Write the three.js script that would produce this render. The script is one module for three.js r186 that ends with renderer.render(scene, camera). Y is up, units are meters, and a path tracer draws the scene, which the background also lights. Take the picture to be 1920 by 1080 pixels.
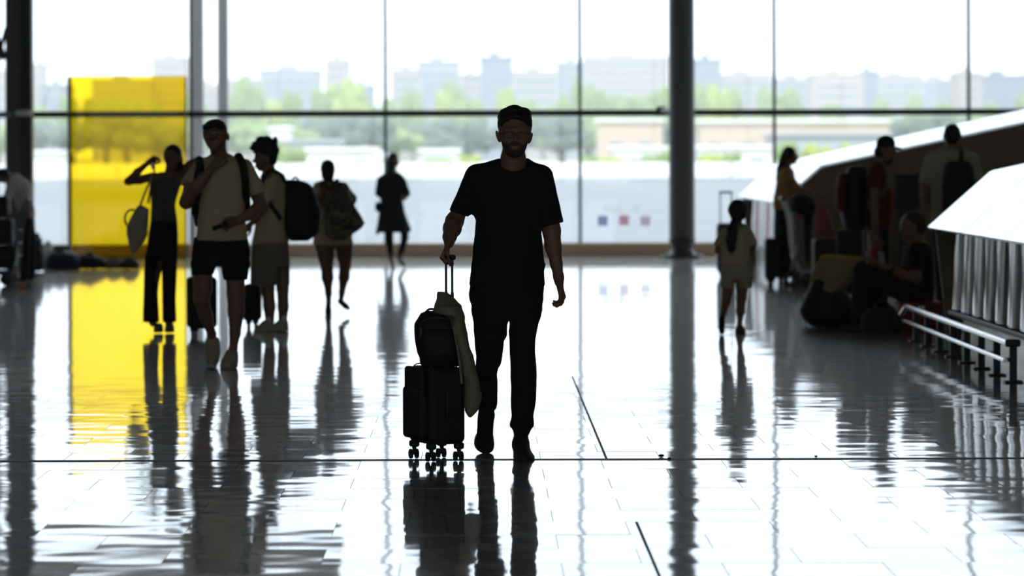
import * as THREE from 'three';
import { mergeGeometries } from 'three/addons/utils/BufferGeometryUtils.js';
import { RoundedBoxGeometry } from 'three/addons/geometries/RoundedBoxGeometry.js';
import { ImprovedNoise } from 'three/addons/math/ImprovedNoise.js';

// ---------------------------------------------------------------- camera, sky, sun, exposure
const scene = new THREE.Scene();
const F = 8000, VX = 900, VY = 290, EYE = 1.53, ROLL = -0.0030;      // focal length in pixels, principal point, eye height
const camera = new THREE.PerspectiveCamera(2 * Math.atan(540 / F) * 180 / Math.PI, 16 / 9, 0.5, 6000);
camera.position.set(0, EYE, 0);
camera.rotation.set(0, 0, ROLL);
camera.setViewOffset(1920, 1080, 960 - VX, 540 - VY, 1920, 1080);
camera.focus = 21.5; camera.userData.fStop = 3.5;
scene.background = new THREE.Color().setRGB(1.98, 2.24, 2.5);        // bright hazy sky
scene.fog = new THREE.FogExp2(new THREE.Color().setRGB(0.93, 0.97, 1.0), 0.00025);
const sun = new THREE.DirectionalLight(new THREE.Color().setRGB(1, 0.95, 0.86), 2.6);
sun.position.set(-60, 260, 40); sun.target.position.set(0, 0, -150);
sun.castShadow = true; sun.shadow.mapSize.set(2048, 2048);
Object.assign(sun.shadow.camera, { left: -250, right: 250, top: 300, bottom: -300, near: 1, far: 900 });
scene.add(sun, sun.target);
const renderer = new THREE.WebGLRenderer({ antialias: true });
renderer.toneMapping = THREE.LinearToneMapping;
renderer.toneMappingExposure = 1.0;
renderer.shadowMap.enabled = true;

// ---------------------------------------------------------------- helpers
let seed = 7;
const rnd = () => { seed = (seed * 1664525 + 1013904223) >>> 0; return seed / 4294967296; };
const rr = (a, b) => a + (b - a) * rnd();
const noise = new ImprovedNoise();
const used = {};
const numbered = (n) => { const k = used[n] = (used[n] ?? -1) + 1; return k ? n + '_' + String(k).padStart(3, '0') : n; };
// a point of the place from the direction it is seen in and its distance down the hall
const at = (px, py, D) => {
  const u = px - VX, v = VY - py, c = Math.cos(ROLL), s = Math.sin(ROLL);
  return new THREE.Vector3((u * c - v * s) * D / F, EYE + (u * s + v * c) * D / F, -D);
};
const M = (r, g, b, rough = 0.8, extra = {}) => new THREE.MeshStandardMaterial({ color: new THREE.Color().setRGB(r, g, b), roughness: rough, ...extra });
const P = (r, g, b, rough, extra = {}) => new THREE.MeshPhysicalMaterial({ color: new THREE.Color().setRGB(r, g, b), roughness: rough, ...extra });
const mesh = (name, geo, mat, parent) => { const m = new THREE.Mesh(geo, mat); m.name = parent ? name : numbered(name); m.castShadow = m.receiveShadow = true; (parent ?? scene).add(m); return m; };
const tag = (o, label, category, group) => { o.userData.label = label; o.userData.category = category; if (group) o.userData.group = group; return o; };
const struct = (o, label, category) => { o.userData.kind = 'structure'; if (label) o.userData.label = label; if (category) o.userData.category = category; return o; };
const thing = (name, pos, label, category, group, turn = 0) => {
  const o = new THREE.Group(); o.name = numbered(name); o.position.copy(pos); o.rotation.y = turn; scene.add(o); return tag(o, label, category, group);
};
const V = (x, y, z) => new THREE.Vector3(x, y, z);
const box = (x0, x1, y0, y1, z0, z1) => { const g = new THREE.BoxGeometry(x1 - x0, y1 - y0, z1 - z0); g.translate((x0 + x1) / 2, (y0 + y1) / 2, (z0 + z1) / 2); return g; };
const rbox = (w, h, d, r, x = 0, y = 0, z = 0, seg = 3) => { const g = new RoundedBoxGeometry(w, h, d, seg, r); g.translate(x, y, z); return g; };
const tube = (pts, r, seg = 24, rad = 8, closed = false) => new THREE.TubeGeometry(new THREE.CatmullRomCurve3(pts.map((p) => p.isVector3 ? p : V(...p)), closed, 'centripetal'), seg, r, rad, closed);
const bar = (a, b, r, rad = 10) => {
  const A = a.isVector3 ? a : V(...a), B = b.isVector3 ? b : V(...b), d = B.clone().sub(A);
  const g = new THREE.CylinderGeometry(r, r, d.length(), rad);
  g.applyQuaternion(new THREE.Quaternion().setFromUnitVectors(V(0, 1, 0), d.normalize())); g.translate((A.x + B.x) / 2, (A.y + B.y) / 2, (A.z + B.z) / 2); return g;
};
const merge = (gs) => mergeGeometries(gs.map((g) => { const n = g.index ? g.toNonIndexed() : g; for (const k of Object.keys(n.attributes)) if (!['position', 'normal', 'uv'].includes(k)) n.deleteAttribute(k); if (!n.attributes.uv) n.setAttribute('uv', new THREE.BufferAttribute(new Float32Array(n.attributes.position.count * 2), 2)); return n; }));

// ---- soft solids: distances to tapered capsules, ellipsoids and stacks of ovals, joined smoothly and meshed by surface nets
function smin(a, b, k) { if (k <= 0) return Math.min(a, b); const h = Math.max(k - Math.abs(a - b), 0) / k; return Math.min(a, b) - h * h * k / 4; }
function primBox(p) {
  if (p.t === 'c') { const r = Math.max(p.ra, p.rb); return [0, 1, 2].map((i) => [Math.min(p.a[i], p.b[i]) - r, Math.max(p.a[i], p.b[i]) + r]); }
  if (p.t === 'e') { const r = p.m ? Math.max(...p.r) : 0; return [0, 1, 2].map((i) => [p.c[i] - Math.max(p.r[i], r), p.c[i] + Math.max(p.r[i], r)]); }
  let b = [[9, -9], [9, -9], [9, -9]];
  for (const [y, xc, a, zc, h] of p.rows) { b = [[Math.min(b[0][0], xc - a), Math.max(b[0][1], xc + a)], [Math.min(b[1][0], y), Math.max(b[1][1], y)], [Math.min(b[2][0], zc - h), Math.max(b[2][1], zc + h)]]; }
  return b;
}
function primDist(p, x, y, z) {
  if (p.t === 'c') {
    const fz = p.fz ?? 1, ax = p.a[0], ay = p.a[1], az = p.a[2], dx = p.b[0] - ax, dy = p.b[1] - ay, dz = (p.b[2] - az) / fz;
    const qx = x - ax, qy = y - ay, qz = (z - az) / fz, l = dx * dx + dy * dy + dz * dz;
    let t = l > 0 ? (qx * dx + qy * dy + qz * dz) / l : 0; t = t < 0 ? 0 : t > 1 ? 1 : t;
    const ex = qx - t * dx, ey = qy - t * dy, ez = qz - t * dz;
    let d = (Math.sqrt(ex * ex + ey * ey + ez * ez) - (p.ra + (p.rb - p.ra) * t)) * Math.min(1, fz);
    if (p.cut) d = Math.max(d, (x - p.b[0]) * p.cut[0] + (y - p.b[1]) * p.cut[1] + (z - p.b[2]) * p.cut[2]);
    return d;
  }
  if (p.t === 'e') {
    let qx = x - p.c[0], qy = y - p.c[1], qz = z - p.c[2];
    if (p.m) { const m = p.m, a = qx, b = qy, c = qz; qx = m[0] * a + m[1] * b + m[2] * c; qy = m[3] * a + m[4] * b + m[5] * c; qz = m[6] * a + m[7] * b + m[8] * c; }
    const k0 = Math.hypot(qx / p.r[0], qy / p.r[1], qz / p.r[2]), k1 = Math.hypot(qx / p.r[0] ** 2, qy / p.r[1] ** 2, qz / p.r[2] ** 2);
    return k1 > 1e-9 ? k0 * (k0 - 1) / k1 : -Math.min(...p.r);
  }
  const R = p.rows, n = R.length;                                    // rows sorted by y upwards
  let i = 0; while (i < n - 2 && y > R[i + 1][0]) i++;
  let t = (y - R[i][0]) / (R[i + 1][0] - R[i][0]); t = t < 0 ? 0 : t > 1 ? 1 : t;
  const A = R[i], B = R[i + 1], xc = A[1] + (B[1] - A[1]) * t, a = A[2] + (B[2] - A[2]) * t, zc = A[3] + (B[3] - A[3]) * t, h = A[4] + (B[4] - A[4]) * t;
  const e = p.e ?? 2, u = Math.abs(x - xc) / a, w = Math.abs(z - zc) / h;
  const q = e === 2 ? Math.sqrt(u * u + w * w) : Math.pow(Math.pow(u, e) + Math.pow(w, e), 1 / e);
  return Math.max((q - 1) * Math.min(a, h), R[0][0] - y, y - R[n - 1][0]);
}
function soft(prims, cell = 0.012, { k = 0.02, clip, wr = 0, wf = 14, cn = 0, floor = true } = {}) {
  const b = [[9e9, -9e9], [9e9, -9e9], [9e9, -9e9]];
  for (const p of prims) if (!p.sub) primBox(p).forEach((r, i) => { b[i][0] = Math.min(b[i][0], r[0]); b[i][1] = Math.max(b[i][1], r[1]); });
  const pad = 3 * cell + k / 3, o = b.map((r) => r[0] - pad), n = b.map((r) => Math.ceil((r[1] - r[0] + 2 * pad) / cell) + 1), [nx, ny, nz] = n;
  const f = new Float32Array(nx * ny * nz).fill(1);
  const id = (i, j, l) => i + nx * (j + ny * l);
  for (const p of [...prims.filter((q) => !q.sub), ...prims.filter((q) => q.sub)]) {
    const kk = p.k ?? k, m = kk + 3 * cell, bb = primBox(p).map((r, i) => [Math.max(0, Math.floor((r[0] - m - o[i]) / cell)), Math.min(n[i] - 1, Math.ceil((r[1] + m - o[i]) / cell))]);
    for (let l = bb[2][0]; l <= bb[2][1]; l++) for (let j = bb[1][0]; j <= bb[1][1]; j++) for (let i = bb[0][0]; i <= bb[0][1]; i++) {
      const c = id(i, j, l), d = primDist(p, o[0] + i * cell, o[1] + j * cell, o[2] + l * cell);
      f[c] = p.sub ? -smin(-f[c], d, kk) : smin(f[c], d, kk);
    }
  }
  if (wr || clip || floor) for (let l = 0; l < nz; l++) for (let j = 0; j < ny; j++) for (let i = 0; i < nx; i++) {
    const c = id(i, j, l), x = o[0] + i * cell, y = o[1] + j * cell, z = o[2] + l * cell;
    if (wr && Math.abs(f[c]) < 0.05) f[c] += wr * (noise.noise(x * wf, y * wf * 1.4, z * wf) + 0.5 * noise.noise(x * wf * 2.3 + 9, y * wf * 2.9, z * wf * 2.3));
    if (clip) { let q = clip(x, y, z); if (cn && Math.abs(q) < 0.03) q += cn * (noise.noise(x * 38, 3.1, z * 38) + 0.6 * noise.noise(x * 95, y * 20, z * 95)); f[c] = Math.max(f[c], q); }
    if (floor) f[c] = Math.max(f[c], 0.001 - y);
  }
  const vid = new Int32Array(nx * ny * nz).fill(-1), pos = [], idx = [];
  const co = [0, 1, nx, nx + 1, nx * ny, nx * ny + 1, nx * ny + nx, nx * ny + nx + 1];
  const E = [[0, 1], [2, 3], [4, 5], [6, 7], [0, 2], [1, 3], [4, 6], [5, 7], [0, 4], [1, 5], [2, 6], [3, 7]];
  for (let l = 0; l < nz - 1; l++) for (let j = 0; j < ny - 1; j++) for (let i = 0; i < nx - 1; i++) {
    const c = id(i, j, l); let s = 0; for (let q = 0; q < 8; q++) if (f[c + co[q]] < 0) s++;
    if (s === 0 || s === 8) continue;
    let x = 0, y = 0, z = 0, m = 0;
    for (const [a, e] of E) { const fa = f[c + co[a]], fe = f[c + co[e]]; if (fa < 0 === fe < 0) continue; const t = fa / (fa - fe); x += (a & 1) + t * ((e & 1) - (a & 1)); y += (a >> 1 & 1) + t * ((e >> 1 & 1) - (a >> 1 & 1)); z += (a >> 2) + t * ((e >> 2) - (a >> 2)); m++; }
    vid[c] = pos.length / 3; pos.push(o[0] + (i + x / m) * cell, o[1] + (j + y / m) * cell, o[2] + (l + z / m) * cell);
  }
  const quad = (a, b2, c, d, flip) => { if (flip) idx.push(a, b2, c, a, c, d); else idx.push(a, c, b2, a, d, c); };
  for (let l = 1; l < nz - 1; l++) for (let j = 1; j < ny - 1; j++) for (let i = 1; i < nx - 1; i++) {
    const c = id(i, j, l), s = f[c] < 0;
    if (s !== f[c + 1] < 0) quad(vid[c - nx - nx * ny], vid[c - nx * ny], vid[c], vid[c - nx], s);
    if (s !== f[c + nx] < 0) quad(vid[c - 1 - nx * ny], vid[c - nx * ny], vid[c], vid[c - 1], !s);
    if (s !== f[c + nx * ny] < 0) quad(vid[c - 1 - nx], vid[c - nx], vid[c], vid[c - 1], s);
  }
  const g = new THREE.BufferGeometry();
  g.setAttribute('position', new THREE.Float32BufferAttribute(pos, 3)); g.setIndex(idx); g.computeVertexNormals();
  return g;
}
const joinSoft = (gs) => { gs.forEach((g) => g.deleteAttribute('uv')); return mergeGeometries(gs); };

// a figure or soft thing that stands D metres down the hall: C, S and E take directions (px, py) and z in metres towards the viewer
function stand(name, cx, D, label, category, group) {
  const base = at(cx, VY + EYE * F / D, D); base.y = 0;
  const g = thing(name, base, label, category, group), s = F / D;
  const J = (px, py, z = 0) => { const p = at(px, py, D - z).sub(base); return [p.x, p.y, p.z]; };
  const C = (x0, y0, z0, r0, x1, y1, z1, r1, o = {}) => ({ t: 'c', a: J(x0, y0, z0), b: J(x1, y1, z1), ra: r0 / s, rb: r1 / s, ...o });
  const E = (x, y, z, rx, ry, rz, o = {}) => ({ t: 'e', c: J(x, y, z), r: [rx / s, ry / s, rz], ...o });
  const S = (rows, o = {}) => ({ t: 's', rows: rows.map(([py, xl, xr, zc, zh]) => { const a = J(xl, py, zc), b = J(xr, py, zc); return [(a[1] + b[1]) / 2, (a[0] + b[0]) / 2, (b[0] - a[0]) / 2, zc, zh]; }).sort((p, q) => p[0] - q[0]), ...o });
  // a chain of capsules through [px, py, z, r]
  const K = (pts, o = {}) => pts.slice(1).map((q, i) => C(...pts[i], ...q, o));
  const part = (n, prims, mat, cell = 0.012, o = {}) => mesh(n, soft(prims.flat(), cell, o), mat, g);
  return { g, J, C, E, S, K, s, part, base };
}
// a hand: palm of four metacarpals, four jointed fingers of unequal length, a thumb from the side of the palm
function hand(w, d, n, { curl = 0.5, size = 1, side = 1, spread = 0.1, thumb = 0.4 } = {}) {
  const W = V(...w), d0 = V(...d).normalize(), n0 = V(...n); n0.addScaledVector(d0, -n0.dot(d0)).normalize();
  const s0 = d0.clone().cross(n0).multiplyScalar(side), out = [], z = size;
  const cap = (a, b, ra, rb) => out.push({ t: 'c', a: a.toArray(), b: b.toArray(), ra: ra * z, rb: rb * z });
  const L = [0.072, 0.08, 0.074, 0.058];
  for (let i = 0; i < 4; i++) {
    const off = (1.5 - i) * 0.0205 * z, kn = W.clone().addScaledVector(d0, (0.092 - 0.004 * Math.abs(i - 1)) * z).addScaledVector(s0, off);
    cap(W.clone().addScaledVector(s0, off * 0.6), kn, 0.0145, 0.0118);
    let dir = d0.clone().addScaledVector(s0, (1.5 - i) * spread).normalize(), p = kn;
    [0.45, 0.32, 0.23].forEach((q, j) => {
      const ax = dir.clone().cross(n0).normalize(); dir = dir.clone().applyAxisAngle(ax, curl * (j ? 1.1 : 0.9) * (1 + 0.08 * i));
      const e = p.clone().addScaledVector(dir, L[i] * q * 1.05 * z); cap(p, e, 0.0105 - j * 0.0012, 0.0098 - j * 0.0014); p = e;
    });
  }
  const t0 = W.clone().addScaledVector(d0, 0.022 * z).addScaledVector(s0, 0.026 * z), t1 = t0.clone().addScaledVector(d0, 0.034 * z).addScaledVector(s0, 0.026 * z).addScaledVector(n0, 0.012 * z);
  const t2 = t1.clone().addScaledVector(d0, 0.03 * z).addScaledVector(s0, (0.018 - 0.03 * thumb) * z).addScaledVector(n0, 0.03 * thumb * z), t3 = t2.clone().addScaledVector(d0, 0.024 * z).addScaledVector(s0, -0.018 * thumb * z).addScaledVector(n0, 0.022 * thumb * z);
  cap(t0, t1, 0.016, 0.0125); cap(t1, t2, 0.012, 0.0105); cap(t2, t3, 0.0105, 0.008);
  return out;
}

// ---------------------------------------------------------------- surfaces
function dataTex(n, fn, float) {
  const d = float ? new Float32Array(n * n * 4) : new Uint8Array(n * n * 4);
  for (let j = 0; j < n; j++) for (let i = 0; i < n; i++) { const c = fn(i / n, j / n), q = 4 * (j * n + i); d[q] = c[0]; d[q + 1] = c[1]; d[q + 2] = c[2]; d[q + 3] = float ? 1 : 255; }
  const t = new THREE.DataTexture(d, n, n, THREE.RGBAFormat, float ? THREE.FloatType : THREE.UnsignedByteType);
  t.wrapS = t.wrapT = THREE.RepeatWrapping; t.magFilter = THREE.LinearFilter; t.minFilter = THREE.LinearMipmapLinearFilter; t.generateMipmaps = true; t.needsUpdate = true; return t;
}
// polished stone: uneven to a fraction of a millimetre, speckled
const waves = [];
for (let i = 0; i < 26; i++) { const l = Math.exp(rr(Math.log(3), Math.log(22))), a = rr(0, Math.PI * 2); waves.push([Math.round(l * Math.cos(a)), Math.round(l * Math.sin(a)), rr(0, 6.28), 1 / Math.max(3, l)]); }
const N = 768, hgt = new Float32Array(N * N); let lo = 9, hi = -9;
for (let j = 0; j < N; j++) for (let i = 0; i < N; i++) { let h = 0; for (const [a, b, p, w] of waves) h += w * Math.sin(6.28318 * (a * i + b * j) / N + p); hgt[j * N + i] = h; lo = Math.min(lo, h); hi = Math.max(hi, h); }
const waveTex = dataTex(N, (u, v) => { const h = (hgt[Math.round(v * N) * N + Math.round(u * N)] - lo) / (hi - lo); return [h, h, h]; }, true);
const stoneTex = dataTex(1024, (u, v) => {
  const n = 0.5 * noise.noise(u * 24, v * 24, 3.3) + 0.3 * noise.noise(u * 96, v * 96, 8.1) + 0.25 * (rnd() - 0.5), t = Math.max(0, Math.min(255, 178 + 70 * n));
  return [t, t * 0.97, t * 0.92];
});
stoneTex.colorSpace = THREE.SRGBColorSpace;
const stone = P(0.8, 0.78, 0.74, 0.045, { clearcoat: 0.18, clearcoatRoughness: 0.36, map: stoneTex, bumpMap: waveTex, bumpScale: 0.0028, ior: 1.5 });
const stoneFar = stone.clone(); stoneFar.bumpScale = 0.0017;
const grout = M(0.02, 0.02, 0.02, 0.7), joint = M(0.012, 0.012, 0.013, 0.6);
const UVM = 1 / 5;                                                     // one repeat of the stone in 5 m
const floorUV = (g, du = 0, dv = 0) => { const p = g.attributes.position, u = g.attributes.uv; for (let i = 0; i < p.count; i++) u.setXY(i, p.getX(i) * UVM + du, p.getZ(i) * UVM + dv); return g; };

// ---------------------------------------------------------------- floor: slabs, laid tiles where the rows can be told apart, joints
const FACADE = 64.4, TILE = 0.6, NEAR = 13.56, FAR = 27.36, XL = -18, XR = 17, BACK = -30;
const rows = Math.round((FAR - NEAR) / TILE), slabs = [box(XL, XR, -0.3, 0, -NEAR, -BACK), box(XL, XR, -0.32, -0.022, -FAR, -NEAR)];
const spans = [];
for (let r = 0; r < rows; r++) {
  const d0 = NEAR + r * TILE, off = (r % 2) * TILE / 2, i0 = Math.floor((-0.1125 * (d0 + TILE) - 0.12 - off) / TILE), i1 = Math.ceil((0.1275 * (d0 + TILE) + 0.12 - off) / TILE);
  spans.push([d0, off, i0, i1]);
  slabs.push(box(XL, i0 * TILE + off - 0.0015, -0.3, 0, -d0 - TILE, -d0), box(i1 * TILE + off + 0.0015, XR, -0.3, 0, -d0 - TILE, -d0));
}
const floor = struct(mesh('floor', floorUV(merge(slabs)), stone), 'polished grey stone terminal floor mirroring the windows', 'floor');
mesh('far_slab', floorUV(box(XL, XR, -0.3, 0, -FACADE - 0.3, -FAR)), stoneFar, floor);
mesh('grout_bed', box(XL, XR, -0.0215, -0.006, -FAR, -NEAR), grout, floor);
const tileKinds = [];
for (let k = 0; k < 16; k++) tileKinds.push(floorUV(box(-TILE / 2 + 0.0014, TILE / 2 - 0.0014, -0.015, 0, -TILE / 2 + 0.0014, TILE / 2 - 0.0014), rnd(), rnd()));
for (const [d0, off, i0, i1] of spans) for (let i = i0; i < i1; i++) {
  const t = mesh('tile', tileKinds[Math.floor(rnd() * 16)], stone, floor);
  t.position.set((i + 0.5) * TILE + off, rr(-0.0003, 0.0003), -d0 - TILE / 2); t.rotation.set(rr(-1, 1) * 0.0011, 0, rr(-1, 1) * 0.0008);
}
mesh('expansion_joint', box(-9, 9, -0.004, 0.0016, -21.44, -21.34), joint, floor);
mesh('expansion_joint', box(0.625, 0.637, -0.004, 0.0012, -29.4, -21.44), joint, floor);
mesh('expansion_joint', box(0.640, 0.652, -0.004, 0.0012, -17.75, -13.6), joint, floor);
for (const [px, py, w] of [[1240, 858, 0.03], [1530, 859, 0.018], [1255, 862, 0.02]]) {
  const p = at(px, py, EYE * F / (py - VY)); const g = new THREE.IcosahedronGeometry(w / 2, 1); g.scale(1, 0.5, 0.7); const o = mesh('litter_scrap', g, joint); o.position.set(p.x, w / 4, p.z);
  tag(o, 'tiny dark scrap of litter lying by the long floor joint', 'litter', 'scraps of litter on the floor joint');
}

// ---------------------------------------------------------------- hall shell
const dark = M(0.66, 0.64, 0.6, 0.9), ceilM = M(0.8, 0.79, 0.77, 0.9);
const H = 9;
struct(mesh('ceiling', box(XL - 0.3, XR + 0.3, H, H + 0.4, -FACADE - 1, -BACK + 0.3), ceilM), 'dark terminal ceiling', 'ceiling');
struct(mesh('wall_left', box(XL - 0.3, XL, -0.3, H, -FACADE - 0.3, -BACK), dark), 'dark side wall of the hall', 'wall');
struct(mesh('wall_right', box(XR, XR + 0.3, -0.3, H, -FACADE - 0.3, -BACK), dark), 'dark side wall of the hall', 'wall');
struct(mesh('wall_back', merge([box(XL - 0.3, XR + 0.3, -0.3, 0.25, -BACK, -BACK + 0.3), box(XL - 0.3, XR + 0.3, 8.4, H, -BACK, -BACK + 0.3)]), dark), 'low sill and lintel of the glazed landside wall', 'wall');

// ---------------------------------------------------------------- glass front
const steelDark = M(0.035, 0.038, 0.04, 0.45, { metalness: 0.3 }), mullM = M(0.11, 0.13, 0.14, 0.4, { metalness: 0.4 });
const glass = P(0.97, 0.985, 0.985, 0.0, { transmission: 1, thickness: 0, ior: 1.5 });
const win = new THREE.Group(); win.name = 'window_1'; win.position.set(0, 0, -FACADE); scene.add(win); struct(win, 'tall glass front of the hall with thin mullions', 'window');
const BARY = 2.155, PITCH = 2.934, X0 = -1.425, sash = [];
for (let k = -5; k <= 6; k++) {
  const x = X0 + k * PITCH;
  if (x > XL && x < XR) mesh('mullion', box(x - 0.024, x + 0.024, 0.19, H, -0.06, 0.05), mullM, win);
  const a = Math.max(XL, x) + 0.03, b = Math.min(XR, x + PITCH) - 0.03; if (b <= a) continue;
  for (const [y0, y1] of [[0.19, BARY], [BARY, 6.4], [6.4, H]]) { const g = new THREE.PlaneGeometry(b - a, y1 - y0 - 0.02); g.translate((a + b) / 2, (y0 + y1) / 2, 0); mesh('pane', g, glass, win); }
}
mesh('transom', rbox(XR - XL, 0.095, 0.12, 0.02, (XL + XR) / 2, BARY, 0.05), steelDark, win);
mesh('transom', rbox(XR - XL, 0.1, 0.12, 0.02, (XL + XR) / 2, 6.4, 0.05), steelDark, win);
mesh('outer_sill', box(XL, XR, 0.1, 0.2, -0.35, -0.06), M(0.6, 0.6, 0.6, 0.7), win);
const kerbM = M(0.8, 0.62, 0.44, 0.6);
const kerb = struct(mesh('trim_1', merge([box(XL, XR, 0, 0.175, -FACADE - 0.12, -FACADE + 0.16), rbox(XR - XL, 0.02, 0.32, 0.008, (XL + XR) / 2, 0.183, -FACADE + 0.02)]), kerbM), 'low brown kerb along the foot of the glass', 'trim');
// the landside front behind the viewer is glazed too
const win2 = new THREE.Group(); win2.name = 'window_2'; win2.position.set(0, 0, -BACK + 0.1); scene.add(win2); struct(win2, 'glazed landside front of the hall', 'window');
for (let x = XL; x < XR - 0.1; x += 3.5) { mesh('mullion', box(x - 0.05, x + 0.05, 0.25, 8.4, -0.08, 0.08), mullM, win2); const g = new THREE.PlaneGeometry(3.4, 8.1); g.translate(x + 1.75, 4.325, 0); mesh('pane', g, glass, win2); }
// small stickers on the glass, pictograms on white ground
const st = [[1130, 414, 0.5, 0.57, 0.7], [1170, 413, 0.74, 0.56, 0.6], [1210, 414, 0.76, 0.68, 0.72]];
for (const [px, py, r, g, b] of st) {
  const t = mesh('window_sticker', rbox(0.15, 0.15, 0.003, 0.001, 0, 0, 0, 1), P(r, g, b, 0.9, { transmission: 0.75, thickness: 0 })); t.position.copy(at(px, py, FACADE - 0.02));
  tag(t, ['small blue', 'small red', 'small pale red'][st.findIndex((q) => q[0] === px)] + ' square sticker low on the glass by the round column', 'sticker', 'stickers on the glass');
}
for (const [px, w] of [[1150, 0.3], [1191, 0.12]]) { const o = mesh('window_notice', rbox(w, 0.09, 0.003, 0.001, 0, 0, 0, 1), P(0.95, 0.95, 0.95, 1, { transmission: 0.8, thickness: 0 })); o.position.copy(at(px, 391, FACADE - 0.02)); tag(o, w > 0.2 ? 'long white strip notice stuck on the glass above the stickers' : 'short white notice stuck on the glass above the stickers', 'sticker', 'stickers on the glass'); }
// bulkhead over the left bays, above the frame, mirrored in the near floor
struct(mesh('trim_2', merge([box(XL, -2.1, 4.5, 5.5, -FACADE + 0.3, -FACADE + 0.7), box(XL, -2.1, 4.42, 4.5, -FACADE + 0.25, -FACADE + 0.75)]), M(0.5, 0.4, 0.32, 0.7)), 'pale brown bulkhead over the left window bays', 'trim');

// ---------------------------------------------------------------- columns and posts
{
  const p = at(1279, 470, 63.2), t = thing('round_column', V(p.x, 0, -63.2), 'thick round dark steel column before the glass with flared foot', 'column');
  const g = new THREE.CylinderGeometry(0.19, 0.19, H - 0.28, 32); g.translate(0, H / 2 + 0.14, 0); mesh('shaft', g, M(0.085, 0.09, 0.092, 0.5), t);
  mesh('foot', new THREE.LatheGeometry([[0.0, 0], [0.3, 0], [0.3, 0.045], [0.2, 0.06], [0.165, 0.1], [0.165, 0.2], [0.2, 0.24], [0.2, 0.3], [0, 0.3]].map((q) => new THREE.Vector2(...q)), 32), M(0.03, 0.032, 0.034, 0.4), t);
  for (let i = 0; i < 6; i++) { const b = new THREE.CylinderGeometry(0.022, 0.022, 0.05, 6); b.translate(0.25 * Math.cos(i * 1.047), 0.065, 0.25 * Math.sin(i * 1.047)); mesh('bolt', b, steelDark, t); }
  mesh('collar', merge([bar([-0.34, BARY + 0.02, -0.95], [-0.2, BARY + 0.02, -0.95], 0.075, 16), bar([-0.27, BARY + 0.02, -1.0], [-0.15, BARY + 0.02, -0.1], 0.035)]), steelDark, t);
}
for (const [px, w] of [[371, 0.18], [419, 0.155]]) {
  const D = 65.0, p = at(px, 300, D), t = thing('steel_post', V(p.x, -0.2, -D), px < 400 ? 'light grey square steel post outside the glass beside the yellow panel' : 'slimmer light grey steel post outside the glass, farther from the yellow panel', 'post', 'paired posts outside');
  mesh('shaft', rbox(w, H + 0.2, 0.2, 0.02, 0, (H + 0.2) / 2, 0), M(0.6, 0.61, 0.63, 0.5), t); mesh('base_plate', rbox(w + 0.16, 0.03, 0.36, 0.008, 0, 0.015, 0), M(0.2, 0.2, 0.21, 0.5), t);
}
{
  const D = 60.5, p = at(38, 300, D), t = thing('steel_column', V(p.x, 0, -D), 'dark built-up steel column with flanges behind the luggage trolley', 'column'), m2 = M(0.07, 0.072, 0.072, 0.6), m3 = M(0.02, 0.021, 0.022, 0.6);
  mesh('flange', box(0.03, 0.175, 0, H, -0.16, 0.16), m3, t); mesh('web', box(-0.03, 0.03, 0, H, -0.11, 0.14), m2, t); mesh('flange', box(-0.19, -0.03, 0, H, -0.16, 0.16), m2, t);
  mesh('bracket', rbox(0.22, 0.09, 0.1, 0.03, 0.06, BARY - 0.02, 0.21), M(0.55, 0.56, 0.56, 0.35), t); mesh('bracket', rbox(0.2, 0.08, 0.1, 0.03, -0.2, BARY - 0.04, 0.2), M(0.3, 0.3, 0.3, 0.4), t);
  mesh('brace', bar([-0.22, 2.9, 0], [-0.75, 4.3, 0], 0.05), m2, t);
  mesh('brace', bar([-0.19, 3.35, 0], [-0.5, 2.2, 0.05], 0.03), m2, t);
}
// yellow see-through panel
{
  const D = 63.6, a = at(131, 143, D), b = at(348, 480, D), w = b.x - a.x, h = a.y, t = thing('yellow_panel', V((a.x + b.x) / 2, 0, -D), 'tall see-through yellow glass panel standing before the window', 'panel');
  const g = new THREE.PlaneGeometry(w, h - 0.01); g.translate(0, h / 2 + 0.005, 0); mesh('sheet', g, P(0.92, 0.61, 0.008, 0.0, { transmission: 1, thickness: 0, ior: 1.5, specularIntensity: 0.3 }), t);
  for (const s of [-1, 1]) mesh('edge_post', rbox(s < 0 ? 0.06 : 0.03, s < 0 ? h - 0.02 : h, 0.05, 0.01, s * (w / 2 + 0.01), h / 2, -0.03), M(0.11, 0.11, 0.1, 0.5), t);
  mesh('foot_rail', rbox(w, 0.035, 0.07, 0.01, 0, 0.0175, -0.06), M(0.1, 0.1, 0.09, 0.5), t);
}

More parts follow.
